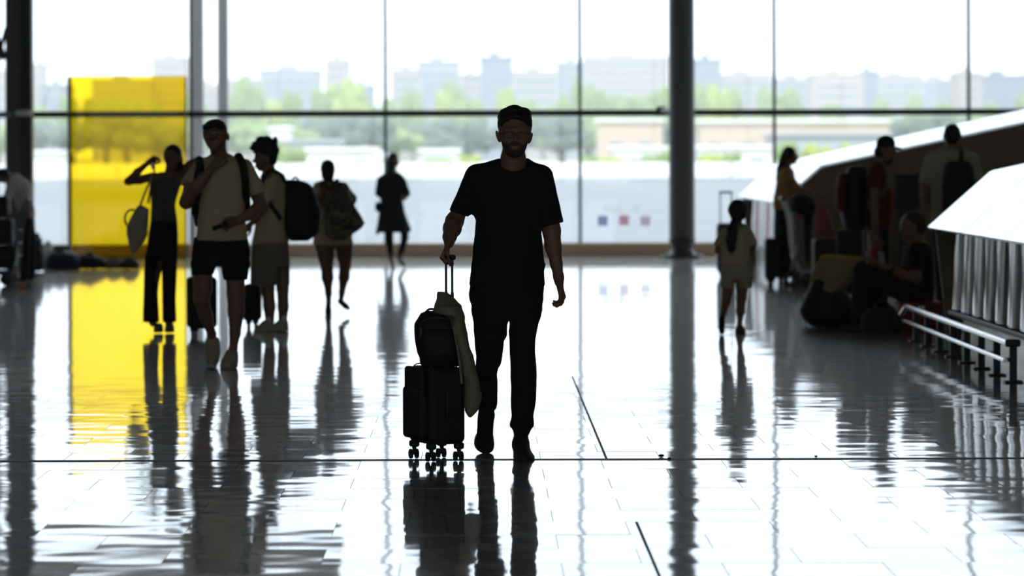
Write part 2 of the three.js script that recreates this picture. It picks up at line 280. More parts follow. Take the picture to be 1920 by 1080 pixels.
// ---------------------------------------------------------------- counter islands with sloping metal hoods
const steel = M(0.17, 0.175, 0.18, 0.1, { metalness: 1 }), hoodM = M(0.83, 0.85, 0.86, 0.2, { metalness: 1 }), brown = M(0.24, 0.18, 0.12, 0.7), bodyDark = M(0.03, 0.03, 0.03, 0.5);
const PR = [[3.56, 0.94], [4.07, 1.39], [8.2, 2.27]];
function island(dn, df, label, near) {
  const t = thing('counter_island', V(PR[0][0], 0, -df), label, 'counter'), L = df - dn, x = (q) => q - PR[0][0];
  // hood: bent sheet, as steep lower panels and shallow upper panels
  const n = Math.round(L / 1.15), pl = L / n;
  for (const [i, a, b] of [[0, PR[0], PR[1]], [1, PR[1], PR[2]]]) {
    const dx = b[0] - a[0], dy = b[1] - a[1], len = Math.hypot(dx, dy), g = rbox(len - 0.008, 0.03, pl - 0.014, 0.008, 0, -0.015, 0, 2); g.rotateZ(Math.atan2(dy, dx)); g.translate(x((a[0] + b[0]) / 2), (a[1] + b[1]) / 2, 0);
    for (let k = 0; k < n; k++) { const m = mesh('hood_panel', g, hoodM, t); m.position.z = (k + 0.5) * pl; m.rotation.x = rr(-1, 1) * 0.002; }
  }
  const sh = (pts) => { const s = new THREE.Shape(); pts.forEach(([a, b], i) => i ? s.lineTo(x(a), b) : s.moveTo(x(a), b)); return s; };
  const end = new THREE.ExtrudeGeometry(sh([[3.72, 0.0], [3.62, 0.93], [4.07, 1.352], [8.2, 2.232], [8.2, 0]]), { depth: 0.08, bevelEnabled: false });
  const e1 = mesh('end_wall', end, brown, t); e1.position.z = L - 0.1; const e2 = mesh('end_wall', end, brown, t); e2.position.z = 0.02;
  mesh('body', new THREE.ExtrudeGeometry(sh([[3.84, 0.06], [3.78, 0.9], [4.07, 1.3], [8.1, 2.15], [8.1, 0.06]]), { depth: L - 0.24, bevelEnabled: false }).translate(0, 0, 0.11), bodyDark, t);
  // side: upright convex steel panels, a ledge and a plinth panel
  const m = Math.round(L / 0.72), w = L / m, cs = new THREE.Shape(); cs.moveTo(0.1, -w / 2 + 0.012); cs.quadraticCurveTo(-0.065, 0, 0.1, w / 2 - 0.012); cs.lineTo(0.13, w / 2 - 0.012); cs.lineTo(0.13, -w / 2 + 0.012);
  const pg = new THREE.ExtrudeGeometry(cs, { depth: 0.62, bevelEnabled: false, curveSegments: 14 }); pg.rotateX(-Math.PI / 2);
  const red = M(0.55, 0.05, 0.09, 0.35);
  for (let k = 0; k < m; k++) { const q = mesh('side_panel', pg, !near && k % 3 === 1 ? red : steel, t); q.position.set(0.14, 0.3, (k + 0.5) * w); q.rotation.z = -0.04; }
  mesh('ledge', rbox(0.1, 0.04, L, 0.012, 0.2, 0.27, L / 2), bodyDark, t); mesh('plinth', box(0.24, 0.3, 0.0, 0.25, 0.05, L - 0.05), M(0.35, 0.36, 0.37, 0.25, { metalness: 1 }), t);
  return t;
}
island(51, 59, 'dark brown counter island with rising metal hood and red and steel side panels', false);
island(25.5, 34, 'steel-sided counter island with sloping metal hood behind the low rail', true);
{ // low double guard rail
  const t = thing('guard_rail', V(3.5, 0, -35.2), 'low double chrome guard rail on dark posts beside the steel counter', 'rail'), chrome = M(0.3, 0.305, 0.31, 0.18, { metalness: 1 }), L = 6.9;
  mesh('upper_rail', merge([bar([0, 0.27, 0.15], [0, 0.27, L], 0.022, 14), bar([0, 0.27, 0.15], [-0.03, 0.2, 0.0], 0.022, 12)]), chrome, t);
  mesh('lower_rail', merge([bar([-0.02, 0.155, 0.1], [-0.02, 0.155, L], 0.016, 14)]), chrome, t);
  for (let k = 0; k < 8; k++) { mesh('post', rbox(0.05, 0.27, 0.05, 0.008, 0.05, 0.135, 0.45 + k * 0.9), bodyDark, t); mesh('foot_plate', rbox(0.12, 0.012, 0.12, 0.004, 0.05, 0.006, 0.45 + k * 0.9), bodyDark, t); mesh('bracket', box(-0.02, 0.05, 0.14, 0.165, 0.44 + k * 0.9, 0.47 + k * 0.9), bodyDark, t); }
  mesh('end_cap', rbox(0.1, 0.05, 0.05, 0.012, 0.03, 0.27, L), bodyDark, t);
}
{ // dark kiosk against the brown end wall
  const D = 50.6, p = at(1701, 360, D), t = thing('information_kiosk', V(p.x, 0, -D), 'black upright kiosk with dark screen against the brown end wall', 'kiosk');
  mesh('stand', rbox(0.2, 0.95, 0.12, 0.02, 0, 0.475, 0), bodyDark, t); mesh('housing', rbox(0.3, 0.42, 0.1, 0.02, 0, 1.08, 0.02), M(0.015, 0.016, 0.017, 0.4), t); mesh('display', rbox(0.25, 0.34, 0.01, 0.004, 0, 1.09, 0.075), M(0.01, 0.011, 0.013, 0.6), t);
}

// ---------------------------------------------------------------- outside: apron, barrier, trees, low buildings, skyline
const outer = 'beyond the glass';
const concTex = dataTex(256, (u, v) => { const t = 225 + 22 * noise.noise(u * 9, v * 9, 2) + 14 * (rnd() - 0.5); return [t, t, t]; }); concTex.colorSpace = THREE.SRGBColorSpace; concTex.repeat.set(30, 12);
{ const g = new THREE.PlaneGeometry(900, 242); g.rotateX(-Math.PI / 2); g.translate(0, -0.2, -FACADE - 0.35 - 121); struct(mesh('ground_apron', g, M(0.27, 0.29, 0.31, 0.85, { map: concTex })), 'pale grey concrete apron outside the glass', 'apron'); }
{ const g = new THREE.PlaneGeometry(3600, 3000); g.rotateX(-Math.PI / 2); g.translate(0, -0.22, -306.7 - 1500); struct(mesh('ground_field', g, M(0.3, 0.3, 0.2, 0.95)), 'dry grass field beyond the apron', 'field'); }
{ const t = thing('barrier_wall', V(0, -0.2, -306), 'long low white barrier wall across the far side of the apron', 'wall'), wm = M(0.8, 0.8, 0.8, 0.7); for (let k = 0; k < 30; k++) mesh('segment', rbox(3.9, 1.12, 0.5, 0.08, -60 + k * 4, 0.56, 0, 1), wm, t); }
{ const g = new THREE.PlaneGeometry(300, 120); g.rotateX(-Math.PI / 2); g.translate(0, -0.25, -BACK + 60.4); struct(mesh('ground_forecourt', g, M(0.3, 0.3, 0.3, 0.85)), 'paved forecourt outside the landside front', 'forecourt'); }
const leafA = M(0.2, 0.275, 0.1, 0.9), leafB = M(0.11, 0.145, 0.11, 0.9), leafC = M(0.3, 0.36, 0.09, 0.9), bark = M(0.1, 0.08, 0.06, 0.9);
const crowns = [0, 1, 2, 3].map((s) => { const gs = []; for (let k = 0; k < 9; k++) { const g = new THREE.IcosahedronGeometry(rr(0.3, 0.5), 2), p = g.attributes.position; for (let i = 0; i < p.count; i++) { const f = 1 + 0.35 * noise.noise(p.getX(i) * 5 + k, p.getY(i) * 5 + s, p.getZ(i) * 5); p.setXYZ(i, p.getX(i) * f, p.getY(i) * f, p.getZ(i) * f); } g.translate(rr(-0.55, 0.55), rr(-0.45, 0.5), rr(-0.5, 0.5)); g.computeVertexNormals(); gs.push(g); } return merge(gs); });
function tree(px, top, D, wpx, mat, label, group) {
  const p = at(px, top, D), h = p.y + 0.2, w = wpx * D / F, t = thing('tree', V(p.x, -0.2, -D), label, 'tree', group), lowC = h > 3 ? 0.18 : 0.0;
  const tr = new THREE.CylinderGeometry(0.04 * w, 0.06 * w, h * 0.5, 7); tr.translate(0, h * 0.25, 0); mesh('trunk', tr, bark, t);
  const c = mesh('crown', crowns[Math.floor(rnd() * 4)], mat, t); c.scale.set(w / 1.7, h * (1 - lowC) / 1.7, w / 1.7); c.position.y = h * (0.5 + lowC / 2); c.rotation.y = rr(0, 6);
}
for (const [px, top, w] of [[545, 268, 60], [820, 288, 60], [1105, 288, 40], [1150, 284, 60], [1230, 284, 60], [1330, 280, 50], [1375, 284, 40], [1480, 262, 70], [1535, 268, 60], [1590, 268, 40], [880, 288, 50], [90, 296, 60]]) tree(px, top, 325 + rr(0, 15), w, rnd() < 0.5 ? leafA : leafC, 'small bright green bush just behind the white barrier', 'bushes behind the barrier');
for (let px = -60; px < 1990; px += 62) { if (px > 1250 && px < 1640) continue; tree(px + rr(-15, 15), rr(205, 232), 840 + (Math.round((px + 60) / 62) % 3) * 45 + rr(0, 8), rr(80, 120), rnd() < 0.35 ? leafA : leafB, 'dark tree in the belt beyond the white sheds', 'tree belt beyond the sheds'); }
for (let px = 440; px < 1480; px += 38) { const x = px + rr(-12, 12), gap = (x > 680 && x < 760) || (x > 1010 && x < 1090); tree(x, gap ? rr(180, 196) : rr(142, 170), 1160 + (Math.round((px - 440) / 38) % 3) * 40 + rr(0, 8), rr(45, 70), rnd() < 0.7 ? leafA : leafC, 'tall light green tree before the pale city blocks', 'tall trees before the city blocks'); }
for (let px = 60; px < 440; px += 60) tree(px + rr(-12, 12), rr(172, 195), 1300 + rr(0, 40), rr(45, 70), leafA, 'tall light green tree before the pale city blocks', 'tall trees before the city blocks');
for (let px = 1500; px < 1950; px += 70) tree(px + rr(-12, 12), rr(172, 195), 1300 + rr(0, 40), rr(45, 70), leafA, 'tall light green tree before the pale city blocks', 'tall trees before the city blocks');
const white = M(0.78, 0.78, 0.78, 0.6), greyRoof = M(0.4, 0.42, 0.46, 0.7), tan = M(0.55, 0.45, 0.38, 0.8), glassDark = M(0.25, 0.29, 0.34, 0.3);
// low sheds
for (const [x0, x1, top, D, m, label] of [[570, 705, 277, 365, white, 'long low white shed between bushes'], [790, 860, 279, 372, white, 'short white shed behind the walking man'], [1150, 1250, 274, 380, white, 'white shed beside the round column'], [1310, 1440, 273, 375, white, 'white shed right of the round column'], [65, 125, 282, 368, white, 'white shed left of the yellow panel'], [1310, 1660, 226, 440, tan, 'long tan warehouse right of the round column'], [1120, 1240, 224, 445, tan, 'tan warehouse left of the round column'], [1440, 1660, 250, 410, greyRoof, 'long grey shed before the tan warehouse'], [480, 640, 262, 420, greyRoof, 'grey shed behind the long white shed'], [510, 545, 238, 430, white, 'small white hut among the dark trees']]) {
  const a = at(x0, top, D), b = at(x1, top, D), h = a.y + 0.2, w = b.x - a.x, t = thing('low_building', V((a.x + b.x) / 2, -0.2, -D), label, 'building', 'low buildings beyond the apron');
  mesh('wall', box(-w / 2, w / 2, 0, h - 0.25, -4, 4), m, t); mesh('roof', rbox(w + 0.6, 0.3, 8.8, 0.06, 0, h - 0.15, 0, 1), m === tan ? white : m, t);
  for (let q = -w / 2 + 1.2; q < w / 2 - 1; q += 3) mesh('door', box(q, q + 1.3, 0, Math.max(0.5, h * 0.55), 4, 4.05), glassDark, t);
}
// skyline of city blocks
const bl = [[432, 500, 150], [490, 600, 132], [612, 655, 112], [655, 700, 160], [735, 790, 132], [784, 862, 116], [862, 905, 140], [900, 960, 108], [960, 1045, 135], [1045, 1098, 118], [1095, 1250, 108], [1300, 1348, 112], [1345, 1440, 140], [1450, 1520, 148], [1520, 1610, 140], [1612, 1640, 134], [1640, 1720, 142], [1720, 1790, 150], [1790, 1830, 136], [1830, 1915, 142], [66, 82, 120], [84, 130, 160], [290, 350, 108], [1925, 2010, 138], [-60, 56, 140], [180, 284, 150], [354, 426, 160]];
bl.forEach(([x0, x1, top], i) => {
  const D = 1480 + (i * 97) % 330, a = at(x0, top, D), b = at(x1, top, D), h = a.y + 0.2, w = b.x - a.x, dp = rr(14, 20), m = [M(0.42, 0.39, 0.37), M(0.34, 0.36, 0.4), M(0.46, 0.4, 0.37), M(0.24, 0.28, 0.34)][i % 4];
  const t = thing('city_block', V((a.x + b.x) / 2, -0.2, -D), ['pale cream', 'pale grey', 'pale pinkish', 'blue-grey'][i % 4] + ' city block on the hazy skyline', 'building', ['pale cream', 'pale grey', 'pale pinkish', 'blue-grey'][i % 4] + ' blocks on the skyline');
  mesh('wall', box(-w / 2, w / 2, 0, h - 1, -dp, dp), m, t); mesh('parapet', rbox(w + 0.8, 1, dp * 2 + 0.8, 0.2, 0, h - 0.5, 0, 1), m, t);
  mesh('roof_hut', box(-w * 0.2, w * 0.1, h, h + 2, -3, 3), m, t);
  for (let y = 4; y < h - 3; y += 3.4) mesh('window_band', box(-w / 2 + 1, w / 2 - 1, y, y + 1.5, dp, dp + 0.1), glassDark, t);
});

// ---------------------------------------------------------------- people and what they carry
const skin = M(0.24, 0.125, 0.08, 0.55), skinD = M(0.19, 0.095, 0.06, 0.55), hairM = M(0.012, 0.01, 0.009, 0.6), black = M(0.005, 0.0055, 0.006, 0.9), ink = M(0.007, 0.009, 0.012, 0.9), denim = M(0.006, 0.0075, 0.0095, 0.9);
const beige = M(0.56, 0.45, 0.28, 0.9), khaki = M(0.2, 0.175, 0.14, 0.9), canvas = M(0.42, 0.37, 0.29, 0.9), rubber = M(0.02, 0.02, 0.02, 0.6), chromeM = M(0.6, 0.6, 0.62, 0.25, { metalness: 1 }), shoeBeige = M(0.45, 0.38, 0.28, 0.8), grey = M(0.12, 0.12, 0.115, 0.9);
const nylon = M(0.006, 0.006, 0.007, 0.7), whiteM = M(0.7, 0.7, 0.7, 0.6);
const rotZ = (a) => { const c = Math.cos(a), s = Math.sin(a); return [c, s, 0, -s, c, 0, 0, 0, 1]; };
const rotX = (a) => { const c = Math.cos(a), s = Math.sin(a); return [1, 0, 0, 0, c, s, 0, -s, c]; };
const L2 = (f, a, b) => { const p = f.J(...a), q = f.J(...b); return [q[0] - p[0], q[1] - p[1], q[2] - p[2]]; };

// ---- the man walking towards us in black
{
  const f = stand('person', 958, 21.6, 'man in black t-shirt and dark trousers walking and pulling a suitcase', 'person'), { C, E, S, K, J, part, g } = f;
  const head = [
    E(965.5, 236, -0.006, 29.5, 31, 0.092), S([[240, 936, 995, 0.004, 0.093], [250, 936.5, 994.5, 0.006, 0.09], [258, 937.5, 993, 0.01, 0.086], [268, 940, 990, 0.018, 0.078], [278, 943.5, 986.5, 0.026, 0.07], [285, 948, 983, 0.034, 0.06], [291, 955, 977, 0.042, 0.046], [294, 961, 971, 0.046, 0.03]], { k: 0.02 }),
    C(966, 250, 0.092, 2.6, 967, 264, 0.117, 4.4, { k: 0.012 }), C(962, 266, 0.104, 2.6, 972, 266, 0.104, 2.6, { k: 0.008 }),
    C(947, 244.5, 0.083, 3, 961, 245, 0.092, 3, { k: 0.012 }), C(971, 245, 0.092, 3, 985, 245, 0.083, 3, { k: 0.012 }),
    C(948, 262, 0.074, 5, 953, 266, 0.078, 5, { k: 0.02 }), C(983, 262, 0.074, 5, 979, 266, 0.078, 5, { k: 0.02 }),
    C(958, 275.3, 0.089, 1.7, 975, 275.3, 0.089, 1.7, { k: 0.006 }), C(960, 278.3, 0.09, 2, 973, 278.3, 0.09, 2, { k: 0.006 }), E(966.5, 288, 0.072, 9, 6, 0.022, { k: 0.015 }),
    E(955, 252, 0.094, 6.2, 4.4, 0.014, { sub: true, k: 0.01 }), E(978, 252, 0.094, 6.2, 4.4, 0.014, { sub: true, k: 0.01 }),
    E(934, 256, -0.012, 3.6, 12, 0.017, { m: rotZ(0.3), k: 0.006 }), E(994.5, 259, -0.012, 3.4, 11.5, 0.017, { m: rotZ(-0.3), k: 0.006 }),
    C(963, 280, -0.015, 20.5, 962, 310, -0.035, 21.5, { k: 0.02 }), C(962, 300, -0.03, 22, 962, 325, -0.035, 34, { k: 0.03 }),
  ];
  const eyes = [E(955, 252.5, 0.076, 4.4, 4.4, 0.012), E(978, 252.5, 0.076, 4.4, 4.4, 0.012)];
  const trunk = [
    S([[308, 935, 990, -0.03, 0.05], [330, 895, 1015, -0.03, 0.075], [400, 900, 1005, -0.02, 0.09], [470, 900, 1003, -0.02, 0.09], [540, 898, 1004, -0.01, 0.085]]),
    K([[910, 560, 0.0, 17], [912, 680, -0.06, 14], [910, 800, -0.31, 10], [908, 826, -0.36, 9]]), K([[988, 560, 0.0, 18], [982, 680, 0.08, 14], [978, 800, 0.09, 10], [977, 830, 0.08, 9]]),
    K([[893, 335, -0.03, 13], [864, 392, -0.025, 13], [852, 415, -0.02, 17], [848, 428, 0.05, 17], [843, 444, 0.13, 12.6], [842, 456, 0.18, 10]], { k: 0.015 }),
    K([[1016, 335, -0.03, 13], [1031, 400, -0.02, 15.5], [1034, 432, -0.01, 17], [1037, 462, 0.0, 15.2], [1043, 494, 0.02, 11.3], [1047.5, 520, 0.04, 9.6], [1048.5, 530, 0.05, 9]], { k: 0.015 }),
  ];
  const hL = hand(J(842, 455, 0.18), [-0.42, -0.88, 0.1], [0.88, -0.42, 0.0], { curl: 1.15, side: 1, size: 0.92, spread: 0.02, thumb: 0.9 });
  const hR = hand(J(1047.5, 529, 0.05), [0.24, -0.95, 0.1], [-0.9, -0.3, 0.25], { curl: 0.62, side: -1, size: 0.9, spread: 0.04, thumb: 0.45 });
  mesh('body', joinSoft([soft(trunk.flat(), 0.011, { k: 0.02 }), soft(head, 0.0045, { k: 0.015 }), soft(eyes, 0.003, { k: 0 }), soft(hL, 0.0035, { k: 0.006 }), soft(hR, 0.0035, { k: 0.006 })]), skin, g);
  part('t_shirt', [
    S([[297, 934, 990, -0.03, 0.055], [303, 914, 1000, -0.03, 0.075], [312, 893, 1014, -0.03, 0.09], [322, 884, 1024, -0.03, 0.1], [345, 878, 1030, -0.025, 0.115], [400, 886, 1018, -0.015, 0.125], [413, 892, 1013, -0.012, 0.125], [440, 890, 1015, -0.01, 0.125], [467, 887, 1018, -0.008, 0.125], [490, 884.5, 1021, -0.005, 0.125], [497, 884, 1023.5, -0.005, 0.125], [509, 883, 1020, -0.003, 0.127], [527, 881, 1021.5, 0, 0.13], [533, 880, 1021.5, 0, 0.131], [537, 881, 1021, 0, 0.131]], { e: 2.3 }),
    C(893, 328, -0.03, 20, 860, 401, -0.025, 19, { cut: [-0.32, -0.95, 0] }), C(1016, 330, -0.03, 20, 1035, 421, -0.015, 23, { cut: [0.2, -0.98, 0] }),
  ], black, 0.008, { k: 0.035, wr: 0.0022, wf: 9, clip: (() => { const n = J(963, 292, 0.03), r = 31 / 370; return (x, y, z) => -(Math.hypot(x - n[0], (y - n[1]) * 1.0, (z - n[2]) * 1.0) - r); })() });
  part('trousers', [
    S([[520, 886, 1018, 0, 0.115], [535, 882, 1020, 0, 0.12], [551, 878.5, 1019.5, 0, 0.122], [562, 880, 1019, 0, 0.122], [572, 883.5, 1017, 0, 0.12], [590, 886, 1014, 0, 0.115], [600, 888, 1011, 0, 0.11]], { k: 0.012 }),
    S([[580, 885, 954, 0.01, 0.1], [603, 888, 952, 0.01, 0.1], [622, 888, 950, 0.0, 0.098], [630, 889, 950.5, -0.01, 0.096], [640, 890, 944.5, -0.02, 0.094], [653, 891, 944, -0.03, 0.092], [668, 893, 942, -0.045, 0.09], [684, 892, 939, -0.06, 0.088], [689, 892, 935, -0.065, 0.087], [703, 893, 931.5, -0.09, 0.084], [715, 894, 933, -0.11, 0.082], [735, 895, 933, -0.15, 0.08], [758, 896, 932.5, -0.2, 0.078], [766, 897, 931, -0.22, 0.077], [770, 897, 926.5, -0.23, 0.074], [778, 896, 928, -0.25, 0.072], [790, 895, 926.5, -0.28, 0.07], [803, 894.5, 925, -0.31, 0.068], [818, 893, 924, -0.34, 0.066]], { k: 0.012, e: 2.3 }),
    S([[580, 955, 1016, 0.01, 0.1], [600, 956, 1011, 0.015, 0.1], [613, 955, 1008.5, 0.02, 0.098], [622, 954, 1006.5, 0.03, 0.096], [638, 955.5, 1004, 0.045, 0.092], [663, 955.5, 1003.5, 0.07, 0.088], [685, 957, 1006, 0.08, 0.087], [705, 957, 1007, 0.085, 0.085], [727, 958, 1006, 0.09, 0.083], [745, 958, 1005, 0.09, 0.081], [766, 958, 1002.5, 0.09, 0.08], [780, 959, 1000, 0.09, 0.079], [787, 958, 1001, 0.09, 0.081], [794, 955.5, 1001.5, 0.09, 0.082], [800, 956, 1000.5, 0.09, 0.081], [805, 961, 996, 0.09, 0.074], [818, 964, 990.5, 0.09, 0.06]], { k: 0.012, e: 2.3 }),
  ], denim, 0.008, { k: 0.012, wr: 0.0016, wf: 11 });
  part('shoe', [S([[812, 893, 924.5, -0.37, 0.06], [822, 889.5, 926, -0.36, 0.07], [832, 888.5, 927, -0.34, 0.095], [840, 891, 926.5, -0.32, 0.1], [846, 897, 924, -0.29, 0.075], [849, 902, 920, -0.27, 0.05]]), C(907, 826, -0.4, 12, 907, 822, -0.46, 11)], rubber, 0.008, { k: 0.02 });
  part('shoe', [S([[812, 964, 990, 0.07, 0.055], [820, 962.5, 990.5, 0.07, 0.06], [829, 959.5, 993, 0.08, 0.085], [838, 959.5, 993.5, 0.11, 0.12], [847, 962.5, 996.5, 0.13, 0.145], [856, 962, 1003, 0.14, 0.15], [862, 961.5, 1004, 0.14, 0.15], [866, 962, 1003.5, 0.14, 0.145]])], rubber, 0.008, { k: 0.02 });
  const hp = J(966, 220, 0.085), hb = J(966, 262, 0.002), nn = V(0, -(hp[2] - hb[2]), (hp[1] - hb[1])).normalize(), sgn = -1;
  part('hair', [E(965.5, 230.5, -0.012, 31, 30, 0.1), S([[218, 937, 994, -0.014, 0.092], [232, 934.6, 996.2, -0.016, 0.094], [245, 935.5, 995, -0.02, 0.092], [262, 939, 990, -0.03, 0.08], [276, 945, 984, -0.035, 0.066]], { k: 0.02 }), C(950, 209, 0.02, 8, 963, 204.5, 0.03, 8), C(963, 204.5, 0.03, 7, 983, 210, 0.02, 8), C(955, 203, 0.02, 2.5, 958, 200, 0.0, 2), C(968, 202, 0.03, 3, 971, 200, 0.0, 2), C(979, 206, 0.02, 3, 982, 204, 0.0, 2), C(961, 202.5, 0.01, 4, 962, 201, -0.02, 3.5), C(971, 204, 0.02, 5, 976, 206, -0.02, 5), C(985, 211, 0.0, 9, 988, 215, -0.03, 9), C(945, 213, 0.0, 9, 942, 219, -0.03, 9)], hairM, 0.005, {
    k: 0.01, wr: 0.003, wf: 60, cn: 0.008, clip: (x, y, z) => Math.max(0.0, 0) + ((z - hb[2]) * (hp[1] - hb[1]) - (y - hb[1]) * (hp[2] - hb[2])) / Math.hypot(hp[1] - hb[1], hp[2] - hb[2]),
  });
  part('beard', [S([[266, 939.5, 990.5, 0.018, 0.0825], [274, 941.5, 988.5, 0.024, 0.078], [282, 945.5, 985.5, 0.032, 0.071], [289, 951.5, 980.5, 0.041, 0.06], [294.6, 959, 973, 0.046, 0.04]], { k: 0.01 }), C(956, 271.5, 0.089, 2.2, 976, 271.5, 0.089, 2.2), E(966.5, 287, 0.078, 9, 6, 0.02)], M(0.075, 0.052, 0.042, 0.85), 0.0045, { k: 0.008, wr: 0.0012, wf: 60, cn: 0.006, clip: (() => { const m = J(966.5, 276.8, 0.1); return (x, y, z) => Math.max(0.038 - (z - 0.0), 0.016 - Math.hypot((x - m[0]) * 0.62, (y - m[1]) * 1.6, 0)); })() });
  const ring = (cx) => { const p = []; for (let i = 0; i < 20; i++) { const a = i / 20 * 6.2832, c = Math.cos(a), s = Math.sin(a); p.push(V(...J(cx + 9.3 * Math.sign(c) * Math.abs(c) ** 0.75, 252.5 + 6.3 * Math.sign(s) * Math.abs(s) ** 0.75, 0.108))); } return tube(p, 0.0016, 40, 6, true); };
  mesh('glasses', merge([ring(955), ring(978), tube([J(963, 250.5, 0.11), J(966.5, 249.5, 0.113), J(970, 250.5, 0.11)], 0.0016, 8, 6), tube([J(946, 250, 0.107), J(936.5, 249.5, 0.085), J(934, 249, 0.0), J(935, 256, -0.03)], 0.0018, 16, 6), tube([J(987, 250, 0.107), J(995.5, 250, 0.085), J(997, 250, 0.0), J(995, 257, -0.03)], 0.0018, 16, 6)]), M(0.03, 0.03, 0.035, 0.25), g);
}
// ---- his suitcase, backpack on top, jacket over the handle
{
  const c0 = at(815.5, 864, 21.4), turn = Math.atan2(-0.08, -0.22) + Math.PI, t = thing('wheeled_suitcase', V(c0.x, 0, -21.4), 'black soft cabin suitcase on four double wheels pulled by the man in black', 'suitcase', undefined, 0.36);
  const T = 0.2, W = 0.32, y0 = 0.085, y1 = 0.47;
  mesh('shell', rbox(T, y1 - y0, W, 0.035, 0.01, (y0 + y1) / 2, 0, 5), nylon, t);
  mesh('front_pocket', rbox(0.05, 0.26, W - 0.06, 0.022, -T / 2 - 0.005, 0.24, 0, 4), nylon, t);
  mesh('upper_pocket', rbox(0.04, 0.12, W - 0.08, 0.018, -T / 2 - 0.003, 0.41, 0, 4), nylon, t);
  for (const x of [-0.06, 0.07]) mesh('zip', tube([[x, y0 + 0.03, W / 2 - 0.01], [x, y0 + 0.04, W / 2 + 0.001], [x, y1 - 0.03, W / 2 + 0.001], [x, y1 + 0.001, W / 2 - 0.03], [x, y1 + 0.001, -W / 2 + 0.03], [x, y1 - 0.03, -W / 2 - 0.001], [x, y0 + 0.04, -W / 2 - 0.001]], 0.003, 60, 6), rubber, t);
  mesh('side_handle', tube([[0, 0.22, W / 2], [0, 0.23, W / 2 + 0.02], [0, 0.35, W / 2 + 0.02], [0, 0.36, W / 2]], 0.008, 16, 8), rubber, t);
  for (const z of [-0.035, 0.055]) { mesh('handle_rod', merge([bar([0.075, y1 - 0.02, z], [0.075, 1.012, z], 0.0062, 12), bar([0.075, 0.8, z], [0.075, 0.84, z], 0.0085, 12)]), M(0.02, 0.022, 0.025, 0.35, { metalness: 0.6 }), t); }
  mesh('handle_grip', merge([rbox(0.03, 0.028, 0.14, 0.012, 0.075, 1.016, 0.01, 4)]), rubber, t);
  const wheel = new THREE.CylinderGeometry(0.024, 0.024, 0.011, 20).rotateZ(Math.PI / 2);
  for (const x of [-0.065, 0.082]) for (const z of [-0.125, 0.125]) {
    const c = mesh('caster', merge([rbox(0.045, 0.035, 0.05, 0.012, x, 0.077, z, 3), bar([x, 0.068, z], [x, 0.05, z], 0.011), rbox(0.017, 0.04, 0.022, 0.006, x, 0.045, z + 0.004, 2), bar([x - 0.016, 0.0245, z - 0.008], [x + 0.016, 0.0245, z - 0.008], 0.005)]), rubber, t);
    for (const q of [-0.0155, 0.0155]) { const w = mesh('wheel', wheel, rubber, c); w.position.set(x + q, 0.0245, z - 0.008); }
  }
  const f = stand('backpack', 822, 21.42, 'black backpack strapped on top of the cabin suitcase', 'backpack'), { C, E, S, K, J, part, g } = f;
  part('pack', [S([[583, 800, 828, 0, 0.06], [586, 790, 840, 0, 0.09], [592, 786, 850, 0, 0.11], [600, 781, 857, 0, 0.12], [606, 777.5, 861, 0, 0.125], [625, 777, 866, 0, 0.13], [642, 778, 868, 0, 0.13], [652, 780, 869, 0, 0.13], [662, 782.5, 869, 0, 0.13], [671, 787, 869, 0, 0.125], [679, 787, 869, 0, 0.12], [686, 790, 869, 0, 0.11]], { e: 2.8 })], nylon, 0.008, { k: 0.02, wr: 0.003, wf: 8 });
  part('front_pocket', [S([[618, 795, 850, 0.12, 0.03], [630, 790, 855, 0.122, 0.04], [665, 792, 856, 0.122, 0.042], [680, 800, 850, 0.115, 0.03]], { e: 3 })], nylon, 0.007, { k: 0.01 });
  mesh('haul_loop', tube([J(796, 588, 0.02), J(805, 580, 0.03), J(818, 582, 0.03), J(822, 590, 0.02)], 0.006, 16, 8), rubber, g);
  mesh('zip', tube([J(786, 640, 0.11), J(790, 606, 0.115), J(806, 597, 0.12), J(835, 597, 0.12), J(856, 608, 0.11), J(862, 640, 0.11)], 0.003, 40, 6), M(0.05, 0.05, 0.05, 0.4), g);
  for (const [x, y] of [[789, 622], [836, 632]]) mesh('zip_pull', tube([J(x, y - 8, 0.135), J(x + 1, y, 0.14), J(x, y + 8, 0.135)], 0.003, 8, 6), M(0.2, 0.2, 0.2, 0.4), g);
  const j = stand('jacket', 860, 21.4, 'olive beige jacket hanging over the suitcase handle', 'jacket');
  j.part('cloth', [
    j.S([[546, 821, 831, -0.02, 0.04], [549, 818.5, 840, -0.02, 0.06], [555, 818, 848, -0.01, 0.08], [563, 817.5, 856, 0.0, 0.1], [571, 815, 861.5, 0.01, 0.12], [583, 811, 866, 0.03, 0.13], [590, 822, 868, 0.05, 0.13]], { k: 0.02 }),
    j.S([[575, 822, 863, 0.05, 0.1], [590, 834, 868, 0.06, 0.1], [600, 842, 871, 0.06, 0.1], [634, 850, 877.5, 0.07, 0.09], [660, 856, 884.5, 0.08, 0.085], [675, 860, 889.5, 0.08, 0.08], [700, 866, 895.5, 0.08, 0.075], [716, 868, 899, 0.08, 0.072], [732, 869, 902, 0.08, 0.07], [748, 869, 902.5, 0.08, 0.068], [760, 869.5, 900, 0.08, 0.064], [770, 870, 896, 0.08, 0.06], [777, 875, 889.5, 0.08, 0.045], [782, 879, 884, 0.08, 0.03]], { k: 0.03 }),
  ], M(0.27, 0.225, 0.145, 0.9), 0.007, { k: 0.03, wr: 0.006, wf: 10 });
  for (const a of [[850, 612, 866, 720], [858, 600, 884, 730]]) mesh('fold', tube([j.J(a[0], a[1], 0.15), j.J((a[0] + a[2]) / 2 + 2, (a[1] + a[3]) / 2, 0.155), j.J(a[2], a[3], 0.145)], 0.007, 20, 8), M(0.27, 0.225, 0.145, 0.9), j.g);
}

